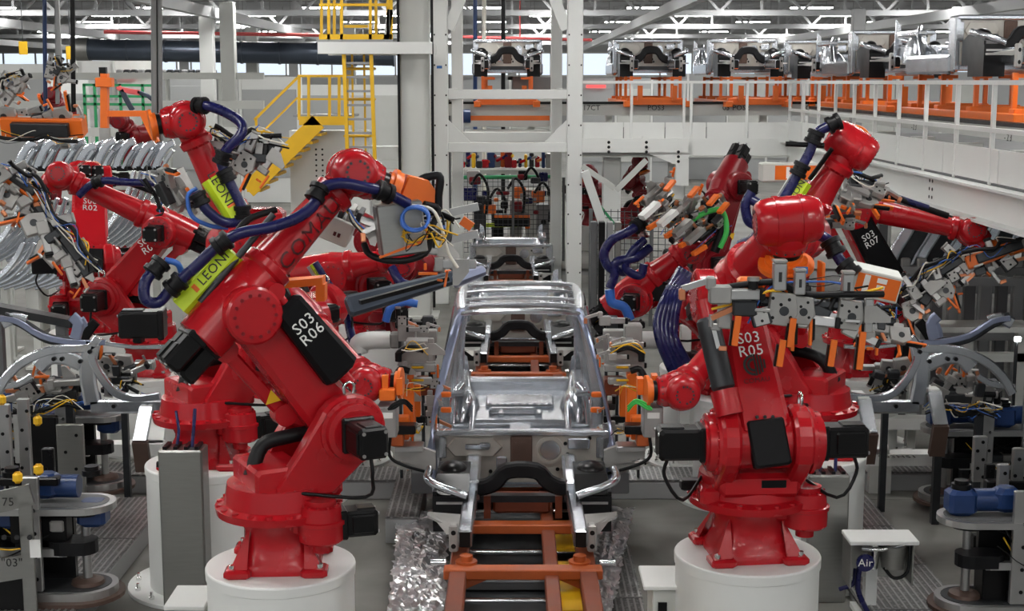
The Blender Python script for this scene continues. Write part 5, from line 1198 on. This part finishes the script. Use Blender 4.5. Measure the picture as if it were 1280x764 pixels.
for ci, (x, y0, y1, w, Y, m) in ((1, (8, 505, 622, .10, 11.9, 'alu')), (1, (32, 498, 622, .10, 12.1, 'alu')), (1, (90, 530, 640, .24, 12.7, 'stainless')), (2, (1224, 545, 602, .12, 12.3, 'alu')), (2, (1252, 580, 668, .09, 11.4, 'alu')), (2, (1270, 560, 668, .09, 11.5, 'stainless')), (0, (62, 560, 640, .1, 11.5, 'black')), (2, (1236, 580, 640, .08, 11.6, 'black'))):
    a, c = Pw(x, y0, Y), Pw(x, y1, Y); b = MB(m); b.box((a+c)/2, (w, .06, abs(a.z-c.z)), ch=.008); po = b.build('upright_plate', CART[ci])
    bb = MB('black')
    for k in range(5): p = a.lerp(c, .12+k*.19)+V((w*.2*(-1)**k, -.031, 0)); bb.cyl(p, p+V((0, -.004, 0)), .016, n=8)
    bb.build('bolt_holes', po)
for ci, (x, y, Y) in ((0, (22, 597, 10.4)), (0, (48, 587, 10.5)), (1, (47, 526, 12.)), (1, (2, 500, 11.8))):
    MB('yellow').box(Pw(x, y, Y), (.07, .06, .09), ch=.02).build('sensor', CART[ci])
for ci, (x0, y0, x1, y1, Y) in ((0, (0, 596, 75, 606, 10.7)), (0, (30, 612, 85, 640, 11.)), (0, (-10, 640, 30, 700, 10.9)), (0, (-10, 725, 40, 764, 10.7)), (1, (35, 520, 75, 600, 12.9)), (2, (1232, 600, 1290, 618, 11.5)), (2, (1240, 670, 1290, 740, 11.1)), (2, (1215, 668, 1245, 700, 11.2))):
    a, c = Pw(x0, y0, Y), Pw(x1, y1, Y); MB('black').box((a+c)/2, (abs(c.x-a.x), .1, abs(a.z-c.z)), ch=.01).build('tool_block', CART[ci])
# ------------------------------------------------------------------ clamp fixtures below the side panels
for s, lab, seed in ((1, 'dark clamp fixture standing inside the right wheel arch', 81), (-1, 'dark clamp fixture standing inside the left wheel arch', 83)):
    def Q(x, y, Y): return Pw(x if s > 0 else 1262-x, y, Y)
    t = gripper(lab, Q(1165, 492, 13.2), Q(1240, 496, 13.2), V((.1, -.2, 1)), 9, seed, 1., 'darkmetal', .12, kinds=(2, 3, 2, 1), nw=10, cat='fixture', name='clamp_fixture')
    for x in (1175, 1225):
        p = Q(x, 496, 13.2); MB('darkmetal').box((p.x, p.y, p.z/2), (.07, .07, p.z)).build('leg', t)
    t = gripper(lab.replace('standing inside', 'mounted beyond the door ring near'), Q(1092, 470, 13.6), Q(1125, 470, 13.6), V((.1, -.3, 1)), 6, seed+1, .9, 'darkmetal', .12, kinds=(2, 1, 0), nw=5, cat='fixture', name='clamp_fixture')
    p = Q(1108, 470, 13.6); MB('darkmetal').box((p.x, p.y, p.z/2), (.06, .06, p.z)).build('leg', t)
# ------------------------------------------------------------------ racks of stampings
def arc_strip(name, label, cat, pts, w, h, group, mat='galv', n=(0, 1, 0), k=3, tp=None):
    b = MB(mat); b.sweep(pts, w, h, n, k=k, taper=tp); return single(b, name, label, cat, group)
RB = random.Random(5)
# curved pillar stampings hung on the left racks
for row, (x0, dx, n, Y, yt, yb, lab) in enumerate(((-12, 11, 11, 20., 262, 318, 'long curved silver pillar stamping hung in the lower left rack'), (128, 9, 8, 20.8, 228, 300, 'long curved silver pillar stamping hung behind the S06 R02 arm'), (-10, 13, 9, 19.4, 318, 352, 'silver curved stamping on the bottom bar of the left rack'))):
    for k in range(n):
        x = x0+k*dx; Yk = Y+k*.1
        arc_strip('pillar_stamping', lab, 'car part', [Pw(x+40, yt-14, Yk), Pw(x+30, (yt*2+yb)/3-6, Yk), Pw(x+8, (yt+yb*2)/3+6, Yk), Pw(x-24, yb+6, Yk)], .06, .05, 'pillar stampings row %d' % (row+1), tp=.11, n=(.3, 1, 0))
for (x0, x1, y, Y, lab) in ((-5, 130, 316, 21.3, 'white rack bar with legs carrying the lower left stampings'), (118, 215, 298, 21.9, 'white rack with clips behind the S06 R02 arm'), (-5, 90, 352, 20.6, 'white low rack bar near the dark rail'), (-20, 215, 262, 22., 'white upper rack bar of the left stampings')):
    a, c = Pw(x0, y, Y), Pw(x1, y, Y); t = thing('stamping_rack', lab, 'rack', ((a.x+c.x)/2, Y, 0))
    MB('offwhite').bar(a, c, .12, .12, ch=.01).build('bar', t)
    for f in (.1, .5, .9):
        p = a.lerp(c, f); MB('offwhite').box((p.x, p.y+.05, p.z/2), (.1, .1, p.z)).build('leg', t); MB('offwhite').box((p.x, p.y+.05, .03), (.3, .3, .04)).build('foot', t)
    for k in range(12):
        p = a.lerp(c, (k+.5)/12); b = MB('clampgrey'); b.box((p.x, p.y-.08, p.z+.08), (.1, .05, .14), ch=.01); b.box((p.x, p.y-.11, p.z+.1), (.03, .02, .05), mat='black'); b.build('clip', t)
# shelf row of white-silver brackets
a, c = Pw(20, 218, 23.5), Pw(212, 222, 23.5); t = thing('parts_shelf', 'white shelf carrying a row of pressed silver brackets', 'shelf', ((a.x+c.x)/2, 23.5, 0))
MB('offwhite').box(((a.x+c.x)/2, 23.9, a.z-.1), (c.x-a.x, 1., .3), ch=.02).build('shelf_board', t)
for f in (.05, .5, .95):
    p = a.lerp(c, f); MB('offwhite').box((p.x, 23.9, (a.z-.25)/2), (.14, .8, a.z-.25)).build('leg', t)
for k in range(15):
    x = 30+k*12.3; Y = 23.55+(k % 2)*.25; s = RB.uniform(.9, 1.1)
    b = MB('galv'); p0 = Pw(x, 214, Y); b.sweep([p0+V((-.1, 0, .06)), p0+V((-.02, 0, .24*s)), p0+V((.1, 0, .40*s)), p0+V((.22, 0, .46*s))], .12, .1, (0, 1, 0), k=3); b.sweep([p0+V((.02, 0, .05)), p0+V((.1, 0, .2)), p0+V((.2, 0, .34))], .06, .14, (0, 1, 0), k=2)
    b.box(p0+V((0, 0, .04)), (.16, .1, .08), mat='black')
    single(b, 'pressed_bracket', 'pressed silver bracket standing on the white shelf', 'car part', 'pressed brackets on the white shelf')
# dark rails lower left
for y0, lab in ((390, 'dark transfer rail leading to the left robots'),):
    dy = (y0-390)*.05; a, c = Pw(-20, y0-8, 15-dy), Pw(95, y0+14, 14.2-dy); b = MB('darkmetal' if y0 < 400 else 'steelgrey'); b.bar(a, c, .16, .08)
    o = single(b, 'transfer_rail', lab, 'rail', loc=((a.x+c.x)/2, 14.6, 0))
    for f in (.15, .85): p = a.lerp(c, f); MB('midgrey').box((p.x, p.y, p.z/2-.02), (.1, .1, p.z-.06)).build('leg', o)
# right racks: slanted dark and silver stampings
for k in range(13):
    x = 1108+k*12; Y = 19.2+k*.06; m = ('galv', 'darkmetal', 'galv')[k % 3]
    arc_strip('door_stamping', 'slanted %s stamping leaning in the rack below the deck' % ('silver' if m == 'galv' else 'dark grey'), 'car part', [Pw(x+36, 268, Y), Pw(x+26, 290, Y), Pw(x+12, 312, Y), Pw(x+2, 334, Y)], .15 if m == 'galv' else .28, .05, ('silver' if m == 'galv' else 'dark')+' stampings below the deck', m, n=(.2, 1, 0))
for (y, Y, lab, m) in ((338, 19.2, 'grey storage rack beam under the slanted stampings', 'steelgrey'), (358, 18.6, 'grey lower storage rack beam with holes', 'steelgrey'), (270, 19.8, 'grey upper storage rack beam below the deck', 'midgrey')):
    a, c = Pw(1100, y, Y), Pw(1300, y+2, Y); t = thing('storage_rack', lab, 'rack', ((a.x+c.x)/2, Y, 0)); MB(m).bar(a, c, .2, .14, ch=.01).build('beam', t)
    for f in (.03, .35, .68, .95): p = a.lerp(c, f); MB(m).box((p.x, Y+.1, p.z/2), (.12, .12, p.z)).build('leg', t)
    for k in range(10): p = a.lerp(c, (k+.5)/10); MB('clampgrey').box(p+V((0, -.06, .12)), (.12, .08, .12), ch=.015).build('clip', t)
for k in range(9):
    x = 1128+k*20; p = Pw(x, 430, 17.4); z1 = Pw(x, 348, 17.4).z; b = MB('steelgrey' if k % 2 else 'midgrey'); b.box((p.x, 17.4, z1/2), (.13, .12, z1), ch=.01); o = single(b, 'fence_post', 'grey upright post of the guard fence at the right racks', 'post', 'guard fence posts at right')
a, c = Pw(1118, 352, 17.35), Pw(1300, 350, 17.35)
for y in (352, 420): b = MB('steelgrey'); b.bar(Pw(1118, y, 17.3), Pw(1300, y, 17.3), .08, .1); o = single(b, 'fence_rail', ('upper' if y < 400 else 'lower')+' grey level rail of the guard fence at right', 'rail')
t = thing('work_table', 'pale grey steel table behind the dark window frame panel', 'table', (Pw(1220, 430, 16).x, 16, 0)); p = Pw(1210, 408, 16)
MB('offwhite').box((p.x, 16, p.z), (1.4, .5, .06)).build('table_top', t); MB('offwhite').box((p.x, 16, p.z-.35), (1.4, .1, .1)).build('table_rail', t)
for dx in (-.6, 0, .6): MB('offwhite').box((p.x+dx, 16, p.z/2), (.1, .1, p.z-.02)).build('leg', t)
q = Pw(1272, 424, 15.)
single(MB('lampface').box(q, (.07, .03, .05), ch=.01).cyl(q+V((0, .03, 0)), V((q.x, q.y+.03, 0)), .02, n=8, mat='darkmetal'), 'work_light', 'small bright white work light by the right fence', 'lamp')
# dark frame panel at right and its twin at left
for s, lab in ((1, 'dark blue window frame panel resting above the right side panel'), (-1, 'dark blue window frame panel resting above the left side panel')):
    def Q(x, y): return Pw(x if s > 0 else 1268-x, y, 14.2)
    t = thing('window_frame_panel', lab, 'car part', Q(1190, 432))
    MB('galvblue').sweep([Q(1160, 402), Q(1166, 406), Q(1170, 415), Q(1172, 428)], .12, .04, (0, 1, 0), k=3).build('pillar_blank', t)
    MB('darkmetal').sweep([Q(1165, 428), Q(1195, 426), Q(1215, 420), Q(1240, 404), (Q(1262, 396))], .1, .05, (0, 1, 0), k=3).build('waist_rail', t)
    q = Q(1195, 428); MB('midgrey').box((q.x, q.y+.05, q.z/2), (.05, .05, q.z)).build('stand', t)
    MB('galv').sweep([Q(1235, 402), Q(1250, 398), Q(1265, 404)], .12, .05, (0, 1, 0), k=2).build('corner', t); MB('black').sweep([Q(1148, 402), Q(1156, 412), Q(1166, 428)], .1, .04, (0, 1, 0), k=2).build('edge_strip', t)
# ------------------------------------------------------------------ wire fence behind the line
def fence(label, p, q, z0, z1, cell=.11):
    t = thing('mesh_fence', label, 'fence', ((p.x+q.x)/2, (p.y+q.y)/2, 0)); L = (q-p).length; d = (q-p).normalized()
    n = max(1, round(L/1.3))
    for k in range(n+1): c = p.lerp(q, k/n); MB('midgrey').box((c.x, c.y, z1/2), (.06, .06, z1)).build('post', t)
    for k in range(n):
        a, c = p.lerp(q, k/n), p.lerp(q, (k+1)/n); b = MB('mesh'); m = int((c-a).length/cell)
        for i in range(1, m): w = a.lerp(c, i/m); b.bar((w.x, w.y, z0), (w.x, w.y, z1), .012)
        for i in range(int((z1-z0)/cell)+1): z = z0+i*cell; b.bar((a.x, a.y, z), (c.x, c.y, z), .012)
        o = b.build('wire_mesh', t); o['kind'] = 'stuff'
    return t
fence('black wire mesh fence behind the third car body', V((-1.15, 33.5, 0)), V((1.2, 33.5, 0)), .2, 1.95); fence('wire mesh fence beside the diagonal brace', V((1.35, 24.6, 0)), V((3.4, 24.2, 0)), .2, 2.)
fence('wire mesh fence beside the yellow ladder', V((-2.3, 30, 0)), V((-1.3, 30, 0)), .2, 4.3)
for k, (x, m) in enumerate(((742, 'midgrey'), (752, 'black'), (762, 'steelgrey'), (772, 'stainless'))):
    p = Pw(x, 300, 23.4); b = MB(m); b.box((p.x, 23.4, .95), (.1, .2, 1.9), ch=.01); b.box((p.x, 23.4, .02), (.2, .3, .04)); single(b, 'guard_panel', ['grey', 'black', 'pale grey', 'brushed steel'][k]+' narrow upright guard panel behind the curled hoses', 'guard')
# ------------------------------------------------------------------ centre background: second cell seen through the lift frame
YB2 = 38.
def box_at(x0, y0, x1, y1, Y, d, m, nm, label, cat, group=None):
    a, c = Pw(x0, y0, Y), Pw(x1, y1, Y); t = thing(nm, label, cat, ((a.x+c.x)/2, Y, min(a.z, c.z)), group)
    MB(m).box((a+c)/2, (abs(a.x-c.x), d, abs(a.z-c.z)), ch=.015).build('body', t); return t, a, c
t, a, c = box_at(575, 210, 690, 216, 37, 1., 'offwhite', 'gallery_beam', 'white gallery beam across the far cell behind the lift frame', 'beam')
for f in (0, 1.): p = a.lerp(c, f); MB('offwhite').box((p.x, 37, p.z/2), (.16, .3, p.z)).build('leg', t)
cols = ('red', 'navy', 'yellow', 'darkmetal', 'red', 'motorblue', 'clampgrey', 'orange', 'darkred')
for k in range(16):
    x = 578+k*7.2; w = RB.uniform(.08, .2); h = RB.uniform(.15, .42); p = Pw(x, 209, 37); b = MB(cols[k % 9]); b.box((p.x, 37+RB.uniform(-.3, .2), p.z+h/2), (w, .3, h), ch=.02); b.cyl((p.x, 36.8, p.z+h*.6), (p.x+.12, 36.7, p.z+h*.8), .04, n=8, mat=cols[(k+3) % 9])
    single(b, 'gallery_unit', '%s small drive unit standing on the far gallery beam' % {'navy': 'navy', 'darkmetal': 'dark grey', 'motorblue': 'blue', 'clampgrey': 'grey', 'darkred': 'dark red'}.get(cols[k % 9], cols[k % 9]), 'machine unit', 'drive units on the far gallery')
p = MB('green'); p.cyl(Pw(575, 222, 36), Pw(690, 221, 36), .05, n=8); single(p, 'air_pipe', 'green level air pipe in the far cell', 'pipe'); p = MB('lime'); p.cyl(Pw(575, 282, 34.5), Pw(655, 281, 34.5), .05, n=8); single(p, 'air_pipe', 'yellow-green level rail above the mesh fence', 'pipe')
for k, (x, y, m, lab) in enumerate(((600, 245, 'darkmetal', 'dark hanging tool head behind the lift frame, left of the column'), (622, 262, 'black', 'black pillar machine behind the wire fence'), (645, 250, 'clampgrey', 'grey welding unit with black tubes in the far cell'), (664, 236, 'offwhite', 'pale far cabinet behind the welding unit'), (678, 255, 'steelgrey', 'grey far post machine by the right frame post'))):
    Y = 34.6+(k % 2)*1.1+k*.1; p = Pw(x, y, Y); t = thing('far_machine', lab, 'machine', (p.x, Y, 0)); R = random.Random(k)
    MB(m).box((p.x, Y, p.z/2), (.3, .4, p.z), ch=.02).build('body', t)
    for q in range(6): MB(('black', 'darkmetal', 'orange', 'clampgrey', 'darkred', 'navy')[(q+k) % 6]).box((p.x+R.uniform(-.3, .3), Y-.3+R.uniform(-.1, .1), p.z+R.uniform(-.6, .5)), (R.uniform(.1, .35), .2, R.uniform(.08, .3)), ch=.02).build('module', t)
    b = MB('black'); b.tube([(p.x-.2, Y-.4, p.z+.3), (p.x, Y-.45, p.z+.55), (p.x+.2, Y-.4, p.z+.2), (p.x+.15, Y-.4, p.z-.4)], .035, 8); b.build('cable_hose', t)
t, a, c = box_at(618, 268, 662, 282, 33.9, .6, 'black', 'far_pallet', 'black pallet with orange edge above the fence line', 'pallet'); MB('orange').box(((a.x+c.x)/2, 33.56, a.z-.02), (abs(a.x-c.x), .04, .06)).build('edge_bar', t)
# ------------------------------------------------------------------ far robots (small)
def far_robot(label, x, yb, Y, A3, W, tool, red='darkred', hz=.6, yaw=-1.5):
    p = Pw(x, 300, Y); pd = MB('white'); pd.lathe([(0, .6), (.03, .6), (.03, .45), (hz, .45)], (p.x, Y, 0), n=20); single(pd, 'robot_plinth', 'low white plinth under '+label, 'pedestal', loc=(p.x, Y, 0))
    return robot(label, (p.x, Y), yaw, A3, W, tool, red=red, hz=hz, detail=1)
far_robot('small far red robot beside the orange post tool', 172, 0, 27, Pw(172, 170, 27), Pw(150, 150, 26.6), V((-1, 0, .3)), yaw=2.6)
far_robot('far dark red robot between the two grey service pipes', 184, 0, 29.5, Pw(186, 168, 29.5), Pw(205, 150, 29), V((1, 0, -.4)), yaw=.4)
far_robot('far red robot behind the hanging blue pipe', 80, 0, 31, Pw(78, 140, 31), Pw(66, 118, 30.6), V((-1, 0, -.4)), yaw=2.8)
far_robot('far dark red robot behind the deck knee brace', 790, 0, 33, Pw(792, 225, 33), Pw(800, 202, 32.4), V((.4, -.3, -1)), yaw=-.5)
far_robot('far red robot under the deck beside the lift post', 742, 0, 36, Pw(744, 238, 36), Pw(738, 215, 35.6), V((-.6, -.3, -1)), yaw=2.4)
# ------------------------------------------------------------------ background equipment of the far hall
def enclosure(x0, x1, y0, Y, m='offwhite', label='', z0=0., frames=True):
    a, c = Pw(x0, y0, Y), Pw(x1, y0, Y); w = c.x-a.x; t = thing('machine_enclosure', label, 'enclosure', ((a.x+c.x)/2, Y, z0)); h = a.z-z0
    MB(m).box(((a.x+c.x)/2, Y+.5, z0+h/2), (w, 1., h)).build('body', t); n = max(1, int(w/1.4))
    for k in range(n):
        MB('offwhite' if k % 2 else 'wallpanel').box((a.x+(k+.5)*w/n, Y-.02, z0+h*.55), (w/n-.12, .04, h*.7), ch=.01).build('panel', t)
    for k in range(n+1): MB('white').box((a.x+k*w/n, Y-.06, z0+h/2), (.08, .08, h)).build('frame_post', t)
    return t
ENC = []
for k, (x0, x1, y0, Y, m, lab) in enumerate(((-30, 60, 80, 50, 'white', 'pale machine enclosure at the far left wall'), (62, 110, 100, 46, 'white', 'low pale enclosure behind the hanging pipes'), (95, 190, 76, 60, 'white', 'long pale enclosure with window panels below the duct'),
        (200, 260, 92, 54, 'wallpanel', 'grey enclosure between the duct and the twin columns'), (300, 372, 96, 50, 'white', 'pale enclosure beyond the yellow staircase'), (372, 500, 106, 56, 'white', 'long pale enclosure behind the yellow ladder'), (575, 700, 100, 58, 'wallpanel', 'pale enclosure far behind the lift frame'),
        (725, 860, 98, 60, 'wallpanel', 'pale enclosure behind the first deck bodies'), (860, 1010, 92, 62, 'wallpanel', 'long pale enclosure behind the deck bodies'), (1010, 1290, 90, 50, 'wallpanel', 'long grey enclosure behind the deck row on the right'))): ENC.append(enclosure(x0, x1, y0, Y, m, lab))
t = thing('green_railing', 'green pipe railing on the far left platform', 'railing', Pw(150, 130, 34))
for y in (106, 120, 130): MB('green').bar(Pw(104, y, 34), Pw(196, y+1, 34), .06).build('rail', t)
for x in (105, 118, 150, 178, 195): q = Pw(x, 105, 34); MB('green').bar(q, V((q.x, 34, 0)), .06).build('post', t)
for y, Y, m, lab in ((131, 36, 'offwhite', 'white level guide beam in the far left cell'), (95, 44, 'offwhite', 'upper white level beam across the far left hall'), (165, 33, 'offwhite', 'lower pale level beam behind the orange post tool')):
    b = MB(m); b.bar(Pw(-10, y, Y), Pw(330, y, Y), .15, .2); single(b, 'guide_beam', lab, 'beam')
for x, y, Y, k in ((158, 97, 59.9, 2), (690, 109, 57.9, 6), (745, 108, 59.9, 7)): MB('redlamp').bar(Pw(x-12, y, Y), Pw(x+12, y, Y), .04, .12).build('indicator_strip', ENC[k])
for x, y in ((29, 60), (88, 66)): single(MB('yellow').box(Pw(x, y, 45), (.26, .03, .4)).cyl(Pw(x, y, 45), V((Pw(x, y, 45).x, 45, 8.76)), .012, n=6, mat='darkmetal'), 'hanging_sign', 'plain yellow sign hanging in the far left hall', 'sign', 'yellow signs in the far left hall')
t = thing('orange_post_tool', 'upright orange post tool with crossed block near the far robots', 'tool', Pw(130, 165, 25)); MB('orange').bar(Pw(131, 160, 25), Pw(131, 92, 25), .12, .14).build('post', t); MB('orange').box(Pw(131, 103, 25), (.28, .2, .16), ch=.01).build('cross_block', t); MB('orange').bar(Pw(127, 142, 25), Pw(185, 142, 25), .1, .1).build('arm', t); MB('orange').bar(Pw(178, 140, 25), Pw(196, 178, 25), .12, .1).build('arm', t); MB('black').box(Pw(129, 90, 25), (.12, .1, .16)).build('cap', t); q = Pw(131, 160, 25); MB('clampgrey').box((q.x, 25, q.z/2), (.16, .14, q.z)).build('foot', t)
t = gripper('dark tangled tool head above the orange beam tool', Pw(8, 120, 22), Pw(28, 95, 22), V((1, -.3, .2)), 7, 91, 1., 'darkmetal', .12, nw=8); t = gripper('dark tool cluster hanging between the blue and black pipes', Pw(66, 82, 29), Pw(86, 92, 29), V((0, -.3, -1)), 6, 93, 1.2, 'darkmetal', .15, nw=6); q = Pw(76, 87, 29); MB('steelgrey').bar(q, V((q.x, q.y, 8.74)), .06).build('hanger', t)
t = thing('car_door_frame', 'dark red edged door frame panel on the far green platform', 'car part', Pw(165, 132, 33)); MB('pink').sweep([Pw(148, 108, 33), Pw(152, 112, 33), Pw(175, 116, 33)], .12, .05, (0, 1, 0), k=2).build('roof_edge', t); MB('duct').sweep([Pw(152, 112, 33), Pw(160, 128, 33), Pw(166, 138, 33)], .12, .05, (0, 1, 0), k=2).build('pillar', t); MB('duct').sweep([Pw(172, 115, 33), Pw(185, 120, 33), Pw(194, 128, 33)], .09, .05, (0, 1, 0), k=2).build('pillar', t); q = Pw(166, 138, 33); MB('offwhite').box((q.x, 33, q.z/2), (.12, .12, q.z)).build('stand', t)
for k, (x0, x1, y0, y1, Y, m, lab) in enumerate(((640, 690, 96, 112, 33.5, 'steelgrey', 'grey far control box beside the lifted body'), (425, 440, 98, 100, 40, 'wallpanel', 'x'),)[:1]): box_at(x0, y0, x1, y1, Y, .4, m, 'control_box', lab, 'control box')
# rows of dark bins on far mezzanine
a, c = Pw(140, 96, 52), Pw(278, 96, 52); t = thing('bin_shelf', 'long pale shelf under the far row of parts bins', 'shelf', ((a.x+c.x)/2, 52, 0)); MB('offwhite').box(((a.x+c.x)/2, 52, Pw(0, 92, 52).z-.17), (c.x-a.x, .5, .06)).build('shelf_board', t)
for f in (.02, .5, .98): q = a.lerp(c, f); MB('offwhite').box((q.x, 52, a.z/2), (.1, .3, a.z)).build('leg', t)
for k in range(14):
    x = 150+k*9; p = Pw(x, 92, 52); b = MB('darkmetal' if k % 3 else 'steelgrey'); b.box((p.x, 52, p.z), (.2, .3, .28), ch=.03); b.box((p.x, 51.84, p.z), (.12, .02, .1), mat='clampgrey'); single(b, 'parts_bin', 'dark grey parts bin in the far row under the duct', 'bin', 'far row of parts bins')
# ------------------------------------------------------------------ tidy
for o in bpy.data.objects:
    if '_o' in o: del o['_o']
    n = o.name.split('.')[0]
    if o.parent and n in ('bolts', 'ring_bolts', 'gear_bolts', 'collar_bolts', 'bolt_holes', 'plug', 'screw', 'cable_glands', 'stud_row'): o['kind'] = 'stuff'
